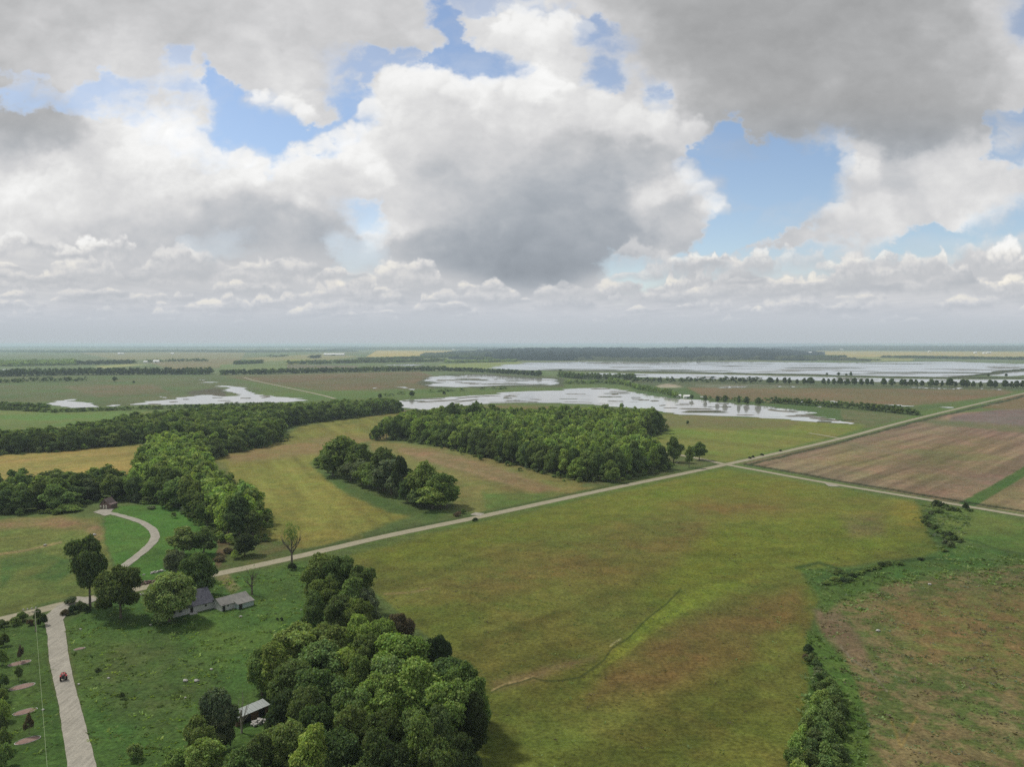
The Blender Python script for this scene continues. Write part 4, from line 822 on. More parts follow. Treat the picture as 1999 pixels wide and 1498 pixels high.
for wn, poly, st, (h1, h2), tf, ti in WOODS:
    wp = W_(poly); pts = in_poly_pts(wp, st, RNG); sd = inpoly(pts[:, 0], pts[:, 1], wp)
    for (x, y), d_ in zip(pts, sd):
        # the front: nothing of the wood stands within reach toward the viewer
        n = np.hypot(x, y); q = (np.array([[x*(1-s_/n), y*(1-s_/n)] for s_ in (10., 17.)])); ins = inpoly(q[:, 0], q[:, 1], wp) > 0
        fr = not ins.all(); H = rr.uniform(h1, h2)*(1. if d_ > 3 else rr.uniform(.6, 1.)); R = st*rr.uniform(.62, .95)
        if 'wide' in wn and not fr and rr.random() < .10: H *= 1.18
        (front_all if fr else rest).append((x, y, R, H, rr.choice(tf if (fr and rr.random() < .75) else ti), wn, fr))
# extra crowns seen standing out
front_all.sort(key=lambda t: -t[2]/t[1]); NMAX = 296-NT[0]
rest += front_all[NMAX:]; front_all = front_all[:NMAX]
rest.sort(key=lambda t: t[1]); 
TL = {'bright': 'light green', 'yellow': 'yellow green', 'mid': 'mid green', 'dark': 'dark green', 'deep': 'very dark', 'grey': 'grey green'}
for x, y, R, H, tone, wn, fr in front_all:
    tree(x, y, R, H, tone, f'{TL[tone]} tree at the near edge of the {wn}', f'{TL[tone]} trees at the near edge of the {wn}', 'B', None, rr)
# the inner trees of each wood: one mass
MASS = [make_crown(400+i, nl=[12, 15, 12, 14][i], nq=420, s=1.35, h0=1., form=['round', 'round', 'tall', 'round'][i], core=ICO1) for i in range(4)]
FAR = [make_crown(500+i, nl=6, nq=70, s=2.4, h0=.2, form='bush' if i else 'round', core=ICO1) for i in range(3)]
def merged(name, items, protos, mat=M_LEAF, kind='stuff', label=None, cat=None):
    """items: x, y, R, H, rgb"""
    Vs, Fs, Ts = [], [], []; o = 0
    for (x, y, R, H, c) in items:
        V, F, CF, T = protos[rr.randrange(len(protos))]; a = rr.uniform(0, 6.28); ca, sa = math.cos(a), math.sin(a)
        s = np.array([R/R0, R/R0, H/H0]); W = V*s; W = np.stack([W[:, 0]*ca-W[:, 1]*sa+x, W[:, 0]*sa+W[:, 1]*ca+y, W[:, 2]], -1)
        Vs.append(W); Fs.append(F+o); Fs.append(np.stack([CF[:, 0], CF[:, 1], CF[:, 2], CF[:, 2]], -1)+o); Ts.append(T*np.array(c)); o += len(V)
    V = np.concatenate(Vs); F = np.concatenate(Fs); T = np.concatenate(Ts)
    tri = F[:, 2] == F[:, 3]; F4 = F[~tri]; F3 = F[tri][:, :3]; me = bpy.data.meshes.new(name)
    me.vertices.add(len(V)); me.vertices.foreach_set('co', V.astype(np.float32).ravel()); li = np.concatenate([F4.ravel(), F3.ravel()]).astype(np.int32)
    me.loops.add(len(li)); me.loops.foreach_set('vertex_index', li); me.polygons.add(len(F)); n4, n3 = len(F4), len(F3)
    me.polygons.foreach_set('loop_start', np.concatenate([np.arange(n4)*4, n4*4+np.arange(n3)*3]).astype(np.int32))
    me.polygons.foreach_set('loop_total', np.concatenate([np.full(n4, 4), np.full(n3, 3)]).astype(np.int32)); me.update(calc_edges=True)
    a_ = me.attributes.new('tint', 'FLOAT_COLOR', 'POINT'); c = np.ones((len(V), 4), np.float32); c[:, :3] = T; a_.data.foreach_set('color', c.ravel())
    ob = link(name, me, mat); ob.color = (1, 1, 1, 1); tag(ob, label, cat, None, kind); return ob
for w in WOODS:
    it = [(x, y, R, H, jitter(GC[tone], rr, .2)) for x, y, R, H, tone, wn, fr in rest if wn == w[0]]
    if it: merged('woodland', it, MASS, label='massed inner trees of the '+w[0], cat='woodland')
# bushes and brambles fringing the woods
for wn, poly, st, hh, tf, ti in WOODS:
    wp = np.array(W_(poly)); it = []
    for a, b in zip(wp, np.roll(wp, -1, 0)):
        L = np.linalg.norm(b-a); nrm = np.array([b[1]-a[1], a[0]-b[0]])/L
        for i in range(int(L/2.6)):
            p = a+(b-a)*rr.random()+nrm*rr.uniform(-2.5, 4.5)*(1 if rr.random() < .8 else 2.); it.append((p[0], p[1], rr.uniform(1.2, 3.), rr.uniform(1., 4.2), jitter(GC[rr.choice(['mid', 'dark', 'grey', 'mid', 'bright'])], rr, .2)))
    merged('undergrowth', it, MASS, label='bushy fringe round the '+wn, cat='undergrowth')
# --- far belts of trees, each one mass
def belt(name, line, width, H, tones, label, sp=9., gaps=0., R=None, cat='treeline', protos=None, seed=1):
    r = random.Random(seed); P = [np.array(G(*p)) for p in line]; it = []
    for a, b in zip(P[:-1], P[1:]):
        L = np.linalg.norm(b-a); n = max(1, int(L/(sp*.55))); rows = max(1, int(width/(sp*1.1)))
        for i in range(n):
            for j in range(rows):
                if r.random() < gaps: continue
                t = (i+r.random())/n; p = a+(b-a)*t; k = np.linalg.norm(p); off = (j+r.uniform(-.2, .5))*sp*1.1
                p = p*(1+off/k); h = H*r.uniform(.4, 1.15)**.8*1. if r.random() < .4 else H*r.uniform(.75, 1.12); it.append((p[0], p[1], (R or sp*.8)*r.uniform(.6, 1.4), h, jitter(GC[r.choice(tones)], r, .2)))
    return merged(name, it, protos or FAR, label=label, cat=cat)
belt('treeline', [(-200,740),(0,736),(130,733),(300,732),(412,731.5)], 60, 16, ['dark','deep'], 'long dark belt of trees behind the left marsh meadow', 13, seed=2)
belt('treeline', [(430,732.5),(520,731),(640,728),(750,725.5),(870,724.5)], 40, 13, ['dark','deep','mid'], 'dark belt of trees behind the reddish field', 12, .05, seed=3)
belt('treeline', [(870,724.5),(960,728.5),(1040,733.5),(1055,735)], 26, 11, ['dark','deep'], 'dark belt of trees running down to the flooded field', 10, .05, seed=4)
belt('treeline', [(1092,736),(1130,740),(1200,741),(1240,742)], 40, 12, ['dark','mid'], 'trees between the flooded field and the canal', 10, .05, seed=5)
belt('treeline', [(1100,750),(1180,749),(1230,752)], 24, 7, ['bright','mid'], 'light green thicket at the head of the river lake', 8, .3, seed=6)
belt('treeline', [(1190,743),(1222,752),(1250,761),(1300,770),(1322,777)], 12, 8, ['bright','mid','mid'], 'bright green trees along the dike above the river lake', 7, .1, seed=7)
belt('treeline', [(1232,746.5),(1330,746.5),(1400,747),(1500,748.5)], 14, 11, ['dark','deep'], 'dark row of trees in front of the canal, closed half', 10, .12, seed=8)
belt('treeline', [(1370,779),(1440,784),(1500,788)], 8, 6, ['mid','dark'], 'shrubby trees on the far bank of the river lake', 9, .45, seed=9)
belt('treeline', [(1505,787),(1600,794),(1700,802),(1790,812)], 16, 7.5, ['mid','dark','dark'], 'bushy belt between the river lake and the brown field', 7, .15, seed=10)
belt('treeline', [(1000,759),(900,763),(800,768),(740,776)], 8, 4.5, ['mid','dark'], 'scattered scrub on the far bank of the river lake', 12, .7, seed=11)
belt('treeline', [(-80,802),(0,800),(100,806),(250,801),(400,796),(480,792),(560,794)], 16, 4.2, ['mid','dark','mid'], 'scrub along the near bank of the left pond', 6, .25, seed=12)
belt('treeline', [(-80,800),(0,797),(60,799),(95,802)], 24, 6.5, ['mid','dark'], 'taller bushes where the left pond begins', 7, .1, seed=13)
belt('treeline', [(34,745.5),(60,745),(88,744.5)], 16, 8, ['dark','grey'], 'clump of trees on the left marsh meadow', 9, .1, seed=14)
belt('treeline', [(72,745.5),(120,745),(176,744)], 10, 8.5, ['dark','grey'], 'short row of trees on the left marsh meadow', 9, .15, seed=15)
belt('treeline', [(-100,749),(0,748),(46,747)], 20, 8, ['dark','mid'], 'trees entering the marsh meadow from the edge', 9, .1, seed=16)
belt('treeline', [(150,713),(200,712),(262,710.5)], 60, 15, ['dark','deep'], 'dark wood beyond the pale field strip', 16, seed=17)
belt('treeline', [(-200,722),(0,716),(60,715),(150,713)], 700, 12, ['bright','mid','bright'], 'bright flat wood far to the left', 26, .1, R=17, seed=18)
belt('treeline', [(285,708),(300,707.5),(345,706.5),(380,706),(405,705.5)], 40, 13, ['dark','mid'], 'farmyard trees around the white farm', 15, .3, seed=19)
belt('treeline', [(458,712),(480,711),(510,709.5)], 90, 13, ['dark','deep','mid'], 'small dark wood on the far plain', 18, .1, seed=20)
belt('treeline', [(520,697.5),(560,697),(552,697)], 20, 14, ['deep'], 'dotted trees on the yellowish plain', 30, .4, seed=21)
belt('treeline', [(606,700),(625,699.5)], 60, 16, ['deep'], 'dark copse left of the long white roof', 18, seed=22)
belt('treeline', [(560,712),(620,711),(700,709),(780,708),(870,706.5)], 120, 13, ['mid','dark','grey'], 'broken woods on the far plain beyond the belt', 20, .25, seed=23)
belt('treeline', [(700,704),(790,701),(880,698),(960,703)], 120, 12, ['dark','mid'], 'woods below the yellow field', 24, .25, seed=24)
belt('treeline', [(870,709),(940,708),(1010,706.5)], 150, 10, ['bright','mid'], 'light green woods before the grey lake', 20, .2, seed=25)
belt('treeline', [(1545,699),(1600,699),(1650,698)], 160, 12, ['dark','mid'], 'dark wood beyond the grey lake', 24, .1, seed=26)
belt('treeline', [(1720,699),(1800,700),(1999,703),(2300,705)], 240, 12, ['dark','dark','grey'], 'scattered woods on the far shore of the grey lake', 26, .3, seed=27)
belt('treeline', [(1500,703),(1600,703),(1720,704)], 60, 6, ['mid','dark'], 'low scrub on the far shore of the grey lake', 18, .3, seed=28)
# --- trees one can tell apart
r5 = random.Random(9)
for i, (x_, w_, dy_) in enumerate([(1503,15,0),(1517,6,0),(1532,10,0),(1541,8,0),(1556,8,3),(1570,9,0),(1582,17,-1),(1608,9,0),(1617,7,1),(1628,9,0),(1640,12,-1),(1654,12,0),(1668,13,-1),(1681,10,0),(1693,10,0),(1702,8,0),(1725,13,-1),(1741,13,-1),(1760,9,0),(1766,12,0),(1778,12,0),(1788,9,0),(1800,9,2),(1818,14,-1),(1828,9,1),(1839,7,2),(1854,15,-3),(1866,7,3),(1880,14,-1),(1888,12,-1),(1900,9,2),(1914,8,2),(1933,13,-1),(1943,11,0),(1962,13,-1),(1975,9,1),(1985,12,0),(1997,12,-1)]):
    yb = 749.5+(x_-1500)*.0185; yt = 737.5+(x_-1500)*.014+dy_; x, y, R, H = by_base(x_, yb, yt, w_*1.05)
    tree(x, y, R, max(H, 5), 'dark', 'dark round tree in the open row before the canal', 'dark round trees of the open row before the canal', 'B', 3 if i % 2 else 1, r5)
for xb, yb, yt, w, lab in [(1614,733,728.5,6,'small tree on the levee, first of the cluster of four'), (1637,734,727.5,7,'tallest spreading tree on the levee'), (1652,734.3,729.5,5,'slim tree on the levee between two spreading ones'), (1661,734.6,726.5,6,'thin tall tree on the levee at the end of the cluster'),
        (1929,736,730,6,'lone tree where the two levees part'), (1094,725,721,8,'lone dark tree on the near end of the levee'), (1052,734,723,7,'tree poking above the belt by the flooded field'), (1964,735.5,730,6,'lone tree on the outer levee near the corner'),
        (804,776,764,13,'bushy tree on the river lake bank mirrored in the water'), (867,771,764,7,'thin tree on the river lake bank'), (742,779,769,10,'pale round bush left of the river lake'), (224,746,736,10,'lone dark bush on the left marsh meadow'), (261,749,744,6,'smallest bush alone on the left marsh meadow'),
        (1415,788,773,13,'round tree on the far lake bank, mirrored, first of a pair'), (1400,787,774,10,'round tree on the far lake bank beside a bigger one'), (1442,790,774,8,'upright tree on the far lake bank'), (1457,790,775,12,'broad tree on the far lake bank'), (1480,792,777,12,'wide bush on the far lake bank toward the open end'),
        (1350,829-48,771,9,'tree beside the long white shed by the lake'), (1342,829,822,7,'lone bush in the meadow north of the crossroads'), (1352+25,772+12,773,9,'tree right of the pale boat-shed roof')]:
    x, y, R, H = by_base(xb, yb, yt, w); tree(x, y, R, max(H, 2.5), 'dark' if 'pale' not in lab else 'grey', lab, None, 'B', r5.choice([0, 1, 3]), r5)
# ---------------- hills and the far horizon woods ----------------
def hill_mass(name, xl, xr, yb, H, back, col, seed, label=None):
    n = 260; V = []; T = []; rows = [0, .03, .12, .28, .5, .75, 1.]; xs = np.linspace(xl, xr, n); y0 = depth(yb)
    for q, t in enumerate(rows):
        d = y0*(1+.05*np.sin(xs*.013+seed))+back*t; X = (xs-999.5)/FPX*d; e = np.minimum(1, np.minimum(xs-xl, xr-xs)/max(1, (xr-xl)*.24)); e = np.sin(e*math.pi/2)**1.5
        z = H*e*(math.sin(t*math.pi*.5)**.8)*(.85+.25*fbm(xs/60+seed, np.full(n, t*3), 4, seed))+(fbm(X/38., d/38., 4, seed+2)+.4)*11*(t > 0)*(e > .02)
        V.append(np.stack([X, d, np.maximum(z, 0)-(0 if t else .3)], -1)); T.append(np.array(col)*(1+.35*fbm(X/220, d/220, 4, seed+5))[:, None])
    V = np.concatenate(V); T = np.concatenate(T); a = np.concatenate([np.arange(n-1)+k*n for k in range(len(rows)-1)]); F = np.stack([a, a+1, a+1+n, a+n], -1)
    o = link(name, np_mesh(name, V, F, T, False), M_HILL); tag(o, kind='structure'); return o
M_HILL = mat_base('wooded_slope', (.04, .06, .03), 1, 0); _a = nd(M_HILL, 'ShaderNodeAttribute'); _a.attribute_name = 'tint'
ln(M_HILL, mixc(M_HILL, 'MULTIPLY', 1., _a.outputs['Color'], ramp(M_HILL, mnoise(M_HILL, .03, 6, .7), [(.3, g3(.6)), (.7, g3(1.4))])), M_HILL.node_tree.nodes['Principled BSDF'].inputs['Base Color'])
hill_mass('hills', 875, 1610, 703, 45, 4200, (.014, .022, .022), 3)  # ridge albedo darkened and blued to stand in for cloud shadow
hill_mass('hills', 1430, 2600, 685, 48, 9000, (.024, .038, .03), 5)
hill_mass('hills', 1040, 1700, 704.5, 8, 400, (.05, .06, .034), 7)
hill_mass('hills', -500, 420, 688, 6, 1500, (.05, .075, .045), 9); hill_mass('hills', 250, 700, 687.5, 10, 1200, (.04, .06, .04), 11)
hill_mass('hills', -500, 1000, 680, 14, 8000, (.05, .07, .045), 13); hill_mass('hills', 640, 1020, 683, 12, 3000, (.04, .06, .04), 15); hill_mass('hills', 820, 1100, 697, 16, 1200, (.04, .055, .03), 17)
# ---------------- buildings ----------------
class MB:
    def __init__(s): s.v = []; s.f = []
    def quad(s, *p): o = len(s.v); s.v += [tuple(q) for q in p]; s.f.append(tuple(range(o, o+len(p)))); return s
    def box(s, x0, x1, y0, y1, z0, z1):
        o = len(s.v); s.v += [(x, y, z) for z in (z0, z1) for (x, y) in ((x0, y0), (x1, y0), (x1, y1), (x0, y1))]
        for f in ((0, 3, 2, 1), (4, 5, 6, 7), (0, 1, 5, 4), (1, 2, 6, 5), (2, 3, 7, 6), (3, 0, 4, 7)): s.f.append(tuple(o+i for i in f))
        return s
    def slab(s, p0, p1, p2, p3, th):
        """a panel of thickness th under four corners given anticlockwise seen from above"""
        a = [Vector(p) for p in (p0, p1, p2, p3)]; n = (a[1]-a[0]).cross(a[3]-a[0]).normalized()*th; o = len(s.v)
        s.v += [tuple(p) for p in a]+[tuple(p-n) for p in a]
        for f in ((0, 1, 2, 3), (7, 6, 5, 4), (0, 4, 5, 1), (1, 5, 6, 2), (2, 6, 7, 3), (3, 7, 4, 0)): s.f.append(tuple(o+i for i in f))
        return s
    def tube(s, pts, rad, n=8): tube(s.v, s.f, pts, rad, n); return s
    def cyl(s, x, y, z0, z1, r, n=12, axis='z'):
        o = len(s.v)
        for z in (z0, z1):
            for j in range(n):
                a = 2*math.pi*j/n; c, d = r*math.cos(a), r*math.sin(a); s.v.append((x+c, y+d, z) if axis == 'z' else (z, x+c, y+d))
        for j in range(n): s.f.append((o+j, o+(j+1) % n, o+n+(j+1) % n, o+n+j))
        s.f.append(tuple(o+j for j in reversed(range(n)))); s.f.append(tuple(o+n+j for j in range(n))); return s
    def build(s, name, mat, parent=None, bevel=0.):
        me = bpy.data.meshes.new(name); me.from_pydata(s.v, [], s.f); me.update(); o = link(name, me, mat, parent)
        if bevel: b = o.modifiers.new('b', 'BEVEL'); b.width = bevel; b.segments = 2
        return o
def noisy(name, a, b, sc=2., rough=.8, stretch=None, det=5):
    m = mat_base(name, a, rough, .2); tc = nd(m, 'ShaderNodeTexCoord'); ln(m, ramp(m, mnoise(m, sc, det, .6, tc.outputs['Object'], stretch), [(.3, a), (.7, b)]), m.node_tree.nodes['Principled BSDF'].inputs['Base Color']); return m
M_WHITE = noisy('white_siding', (.44, .44, .42), (.58, .58, .56), 1.2, .7, (.3, .3, 6)); M_DARKROOF = noisy('dark_shingles', (.045, .045, .06), (.11, .11, .13), 1.5, .9)
M_GREYROOF = noisy('grey_weathered_roof', (.15, .145, .135), (.25, .24, .215), .9, .8, (1, .3, 1)); M_TIN = noisy('corrugated_tin', (.30, .33, .31), (.44, .46, .44), 3., .45, (8, .4, .4))
M_TEAL = noisy('pale_green_siding', (.34, .42, .40), (.46, .54, .52), 1.5, .7); M_BRICK = noisy('red_brick', (.145, .095, .085), (.21, .14, .125), 3., .9, (1, 1, 5)); M_CREAM = noisy('cream_paint', (.66, .62, .50), (.76, .72, .6), 2)
M_DARK = mat_base('dark_opening', (.02, .02, .022), .4, .4); M_RUST = noisy('rusty_iron', (.13, .075, .05), (.22, .15, .10), 2.5); M_FARW = mat_base('white_farm_paint', (.78, .78, .76), .6, .2); M_CONC = noisy('concrete', (.40, .39, .36), (.52, .51, .48), 2)
M_STONE = noisy('pale_stone', (.30, .29, .26), (.50, .48, .44), 3.); M_SHINGLE = noisy('brown_shingles', (.12, .085, .08), (.20, .15, .14), 3)
def gable(name, base, ang, L, Wd, hw, rise, mw, mr, label, cat='house', over=.35, wins=(), doors=(), chimney=None):
    """front wall along local x from 0 to L at y=0, body behind it"""
    t = thing(name, (*base, 0), label, cat, None, ang)
    MB().box(0, L, 0, Wd, 0, hw).build('wall', mw, t)
    g = MB(); h = Wd/2
    for x in (0.003, L-.003): MB().quad(*((x, 0, hw), (x, Wd, hw), (x, h, hw+rise))).build('gable_wall', mw, t)
    k = over*rise/h; r = MB(); e = over
    r.slab((-e, -e, hw-k+.06), (L+e, -e, hw-k+.06), (L+e, h, hw+rise+.06), (-e, h, hw+rise+.06), .12)
    r.slab((-e, h, hw+rise+.06), (L+e, h, hw+rise+.06), (L+e, Wd+e, hw-k+.06), (-e, Wd+e, hw-k+.06), .12)
    ro = r.build('roof', mr, t)
    if chimney: MB().box(chimney-.35, chimney+.35, h-.3, h+.3, hw+rise*.6, hw+rise+.9).build('chimney', M_BRICK, ro)
    for x0, x1, z0, z1 in wins:
        w = MB().box(x0, x1, -.05, .02, z0, z1).build('window', M_WHITE, t); MB().box(x0+.08, x1-.08, -.07, -.04, z0+.08, z1-.08).build('pane', M_DARK, w)
    for x0, x1, z1 in doors: MB().box(x0, x1, -.05, .02, 0, z1).build('door', M_DARK, t)
    return t
# the dark-roofed white house half hidden by the willow
A = np.array(G(417, 1188)); B = np.array(G(363, 1201)); d = A-B; ang = math.atan2(d[1], d[0]); u = d/np.linalg.norm(d); L = np.linalg.norm(d)+5
h1 = gable('farmhouse', A-u*L, ang, L, 9.5, 2.1, 2.9, M_WHITE, M_DARKROOF, 'white bungalow with a dark shingle roof beside the pale willow', wins=[(1.2, 2.2, .9, 1.9), (3, 4, .9, 1.9), (L-2.6, L-1.9, 1., 1.7)], doors=[(L-6.6, L-5.8, 2.)], chimney=3.)
MB().box(L-7.2, L-5.2, -1.5, -.02, 0, .25).build('doorstep', M_CONC, h1)
# weathered shed with a pale green lean-to
A = np.array(G(488, 1180)); B = np.array(G(433, 1195)); d = A-B; ang = math.atan2(d[1], d[0]); L = np.linalg.norm(d)
t = gable('shed', B, ang, L, 5.6, 1.8, 1.3, M_WHITE, M_GREYROOF, 'weathered grey-roofed shed with a pale green lean-to, right of the white bungalow', 'shed', wins=[(1.6, 2.2, 1., 1.5)], doors=[(.25, 1.05, 1.9)])
x0 = L*.46
MB().box(x0, L+.1, -1.8, -.02, 0, 1.4).build('lean_to_wall', M_TEAL, t); MB().slab((x0-.3, -2.1, 1.5), (L+.4, -2.1, 1.5), (L+.4, .4, 2.2), (x0-.3, .4, 2.2), .1).build('lean_to_roof', M_GREYROOF, t)
MB().box(x0+.2, x0+1.1, -2.06, -1.98, 0, 1.5).build('door', M_DARK, t)
# long tin-roofed shed beside the grove
A = np.array(G(524, 1394)); B = np.array(G(462, 1421)); d = A-B; ang = math.atan2(d[1], d[0]); L = np.linalg.norm(d)
t = thing('long_shed', (*B, 0), 'long low shed with a pale tin roof at the lawn side of the grove', 'shed', None, ang)
MB().box(0, L, 0, 1.9, 0, 1.7).build('wall', M_RUST, t); r = MB()
n = 14
for i in range(n): r.slab((-.3+(L+.6)*i/n, -.3, 1.82+(i % 2)*.02), (-.3+(L+.6)*(i+1)/n-.03, -.3, 1.82+(i % 2)*.02), (-.3+(L+.6)*(i+1)/n-.03, 2.2, 2.35+(i % 2)*.02), (-.3+(L+.6)*i/n, 2.2, 2.35+(i % 2)*.02), .05)
r.build('roof', M_TIN, t); MB().box(1.5, 3.2, -.05, .02, 0, 1.5).build('door', M_DARK, t); MB().box(5, 6.4, -.05, .02, 0, 1.5).build('door', M_DARK, t)
# brick cottage at the end of the driveway
cx, cy = G(205, 994)
t = thing('brick_cottage', (cx, cy, 0), 'small red brick cottage with a pointed gable at the end of the driveway', 'house', None, -.12); t.scale = (.82, .82, .82)
MB().box(-3.2, 3.4, 0, 6, 0, 2.6).build('wall', M_BRICK, t); g = MB(); g.quad((-2.4, -.02, 2.6), (2., -.02, 2.6), (-.2, -.02, 5.3)); g.build('gable_wall', M_BRICK, t)
r = MB(); r.slab((-2.8, -.5, 2.4), (-.2, -.5, 5.5), (-.2, 6.3, 5.5), (-2.8, 6.3, 2.4), -.12); r.slab((-.2, -.5, 5.5), (2.5, -.5, 2.4), (2.5, 6.3, 2.4), (-.2, 6.3, 5.5), -.12); r.slab((2.3, -.3, 2.75), (3.9, -.3, 2.3), (3.9, 6.2, 2.3), (2.3, 6.2, 2.75), -.1); r.slab((-3.7, -.3, 2.3), (-2.6, -.3, 2.75), (-2.6, 6.2, 2.75), (-3.7, 6.2, 2.3), -.1)
r.build('roof', M_SHINGLE, t)
for x in (-1.1, .4): MB().box(x, x+.75, -.08, 0, .1, 2.1).build('door', M_CREAM, t)
w = MB().box(-2.9, -2.1, -.06, 0, .8, 1.9).build('window', M_CREAM, t); MB().box(-.65, .2, -.1, -.02, 3.2, 4.).build('window', M_DARK, t)
# small white farm buildings far away: body and pitched roof
def far_barn(px, py, wpx, H, label, cat='barn', depth_=10., mw=None, mr=None, rz=0.):
    x, y = G(px, py); L = wpx*y/FPX; t = thing('barn' if cat == 'barn' else cat.replace(' ', '_'), (x, y, 0), label, cat, None, rz); D = depth_
    MB().box(-L/2, L/2, 0, D, 0, H*.62).build('wall', mw or M_FARW, t); r = MB(); e = .03*L
    r.quad((-L/2, .01, H*.62), (-L/2, D-.01, H*.62), (-L/2, D/2, H)); r.quad((L/2, .01, H*.62), (L/2, D-.01, H*.62), (L/2, D/2, H))
    r.slab((-L/2-e, -e, H*.62), (L/2+e, -e, H*.62), (L/2+e, D/2, H+.1), (-L/2-e, D/2, H+.1), .15); r.slab((-L/2-e, D/2, H+.1), (L/2+e, D/2, H+.1), (L/2+e, D+e, H*.62), (-L/2-e, D+e, H*.62), .15); r.build('roof', mr or M_FARW, t)
    MB().box(-L*.1, L*.1, -.06, .03, 0, H*.4).build('door', M_DARK, t); return t
far_barn(1326, 776.3, 8, 4., 'small white cabin on the far bank of the river lake', 'cabin', 6)
far_barn(1343, 777.6, 15, 4.2, 'long white shed on the far lake bank, right of the cabin', 'shed', 7)
far_barn(1373, 776.4, 9, 1.6, 'low pale flat-roofed shelter right of the long white shed', 'shelter', 5)
far_barn(651, 694.6, 38, 15, 'very long white roof on the far plain', 'warehouse', 60)
far_barn(304, 708.6, 11, 11, 'white farmhouse among farmyard trees on the left plain', 'farmhouse', 12)
far_barn(283, 708.4, 7, 7, 'low white barn left of the white farmhouse', 'barn', 14)
for px, py, w, h, lab in [(232,692.6,5,14,'tiny white barn on the left horizon plain'),(238,692.2,5,11,'tiny pale barn beside another on the left horizon plain'),(336,691.8,6,10,'tiny cream barn below the left horizon wood'),(559,685.6,6,20,'white speck of a barn under the left horizon, larger of two'),(602,684,8,18,'second white barn under the horizon, before the long white roof'),
        (885,684.6,4,16,'single white barn in the dark horizon woods'),(957,696,7,9,'white barn at the foot of the dark wooded hill'),(1001,694.6,4,8,'small white barn against the dark hillside'),(1582,690.4,6,14,'pale farm at the corner of the far yellow field'),(1643,684.2,5,16,'pale barn in front of the horizon woods above the yellow field'),
        (1815,687.6,4,12,'cream barn at the near edge of the horizon woods'),(1905,690.2,5,14,'white barn on the far yellow field, alone'),(1922,690.8,4,12,'small white barn left of the biggest one on the far field'),(1931,690.6,8,14,'biggest white barn on the far yellow field'),(1950,676.6,5,40,'white tank high in the horizon woods')]:
    far_barn(px, py, w, h, lab, 'barn', 18)
# ---------------- tractor on the driveway ----------------
M_RED = noisy('red_paint', (.34, .03, .035), (.44, .06, .06), 4, .4); M_TYRE = mat_base('tyre_rubber', (.018, .017, .017), .85, .2); M_SHIRT = mat_base('pink_shirt', (.55, .34, .38), .9, .1); M_SKIN = mat_base('skin', (.5, .3, .22), .6, .3); M_JEAN = mat_base('dark_trousers', (.05, .06, .09), .9, .1); M_HUB = mat_base('wheel_hub', (.45, .42, .36), .5, .3)
tx, ty = G(124, 1329); TR = .5
tr = thing('small_tractor', (tx, ty, .13), 'small red tractor with a driver, alone on the gravel driveway', 'tractor', None, TR)
b = MB().box(-.30, .30, .35, 1.55, .62, 1.12).build('hood', M_RED, tr, .06); MB().box(-.22, .22, 1.56, 1.62, .66, 1.04).build('grille', M_HUB, b)
MB().box(-.20, .20, -.85, 1.45, .42, .61).build('chassis', M_DARK, tr); MB().box(-.28, .28, -.75, -.25, .72, .84).box(-.28, .28, -.86, -.76, .84, 1.25).build('seat', M_DARK, tr, .03)
MB().tube([(0, .3, .9), (0, .05, 1.22)], [.03, .03]).build('steering_column', M_DARK, tr)
for s in (-1, 1):
    MB().box(min(s*.34, s*.72), max(s*.34, s*.72), -.95, -.1, 1.06, 1.13).build('mudguard', M_RED, tr, .02)
    w = MB().cyl(-.5, .56, min(s*.42, s*.72), max(s*.42, s*.72), .56, 20, 'x').build('wheel', M_TYRE, tr, .05); MB().cyl(-.5, .56, min(s*.5, s*.74), max(s*.5, s*.74), .26, 14, 'x').build('rim', M_RED, w)
    w = MB().cyl(1.15, .34, min(s*.38, s*.58), max(s*.38, s*.58), .34, 18, 'x').build('wheel', M_TYRE, tr, .04); MB().cyl(1.15, .34, min(s*.42, s*.6), max(s*.42, s*.6), .16, 12, 'x').build('rim', M_RED, w)
lb = MB()
for s in (-1, 1): lb.tube([(s*.36, .5, .95), (s*.38, 1.5, 1.0), (s*.4, 2.05, .45)], [.05, .05, .05], 6)
lb.build('loader_arm', M_RED, tr); MB().box(-.62, .62, 2.02, 2.4, .18, .24).box(-.62, .62, 2.0, 2.06, .18, .62).box(-.62, -.57, 2.02, 2.4, .2, .5).box(.57, .62, 2.02, 2.4, .2, .5).build('bucket', M_RUST, tr)
MB().tube([(-.42, -.78, .9), (-.42, -.8, 1.95), (.42, -.8, 1.95), (.42, -.78, .9)], [.035]*4, 6).build('roll_bar', M_DARK, tr)
def skinned(name, joints, edges, radii, mat, parent=None, root=0):
    me = bpy.data.meshes.new(name); me.from_pydata(joints, edges, []); o = link(name, me, mat, parent); sk = o.modifiers.new('skin', 'SKIN'); sk.use_smooth_shade = True
    for i, v in enumerate(me.skin_vertices[0].data): v.radius = (radii[i], radii[i]); v.use_root = i == root
    o.modifiers.new('sub', 'SUBSURF').levels = 1; o.modifiers['sub'].render_levels = 1; return o
J = [(0, -.5, .98), (0, -.53, 1.2), (0, -.5, 1.44), (0, -.47, 1.58), (0, -.45, 1.72), (0, -.44, 1.80), (-.2, -.5, 1.42), (-.27, -.35, 1.2), (-.12, -.06, 1.2), (.2, -.5, 1.42), (.27, -.35, 1.2), (.12, -.06, 1.2), (-.11, -.5, .96), (-.16, -.05, 1.0), (-.17, .02, .62), (-.17, .16, .56), (.11, -.5, .96), (.16, -.05, 1.0), (.17, .02, .62), (.17, .16, .56)]
E = [(0, 1), (1, 2), (2, 3), (3, 4), (4, 5), (2, 6), (6, 7), (7, 8), (2, 9), (9, 10), (10, 11), (0, 12), (12, 13), (13, 14), (14, 15), (0, 16), (16, 17), (17, 18), (18, 19)]
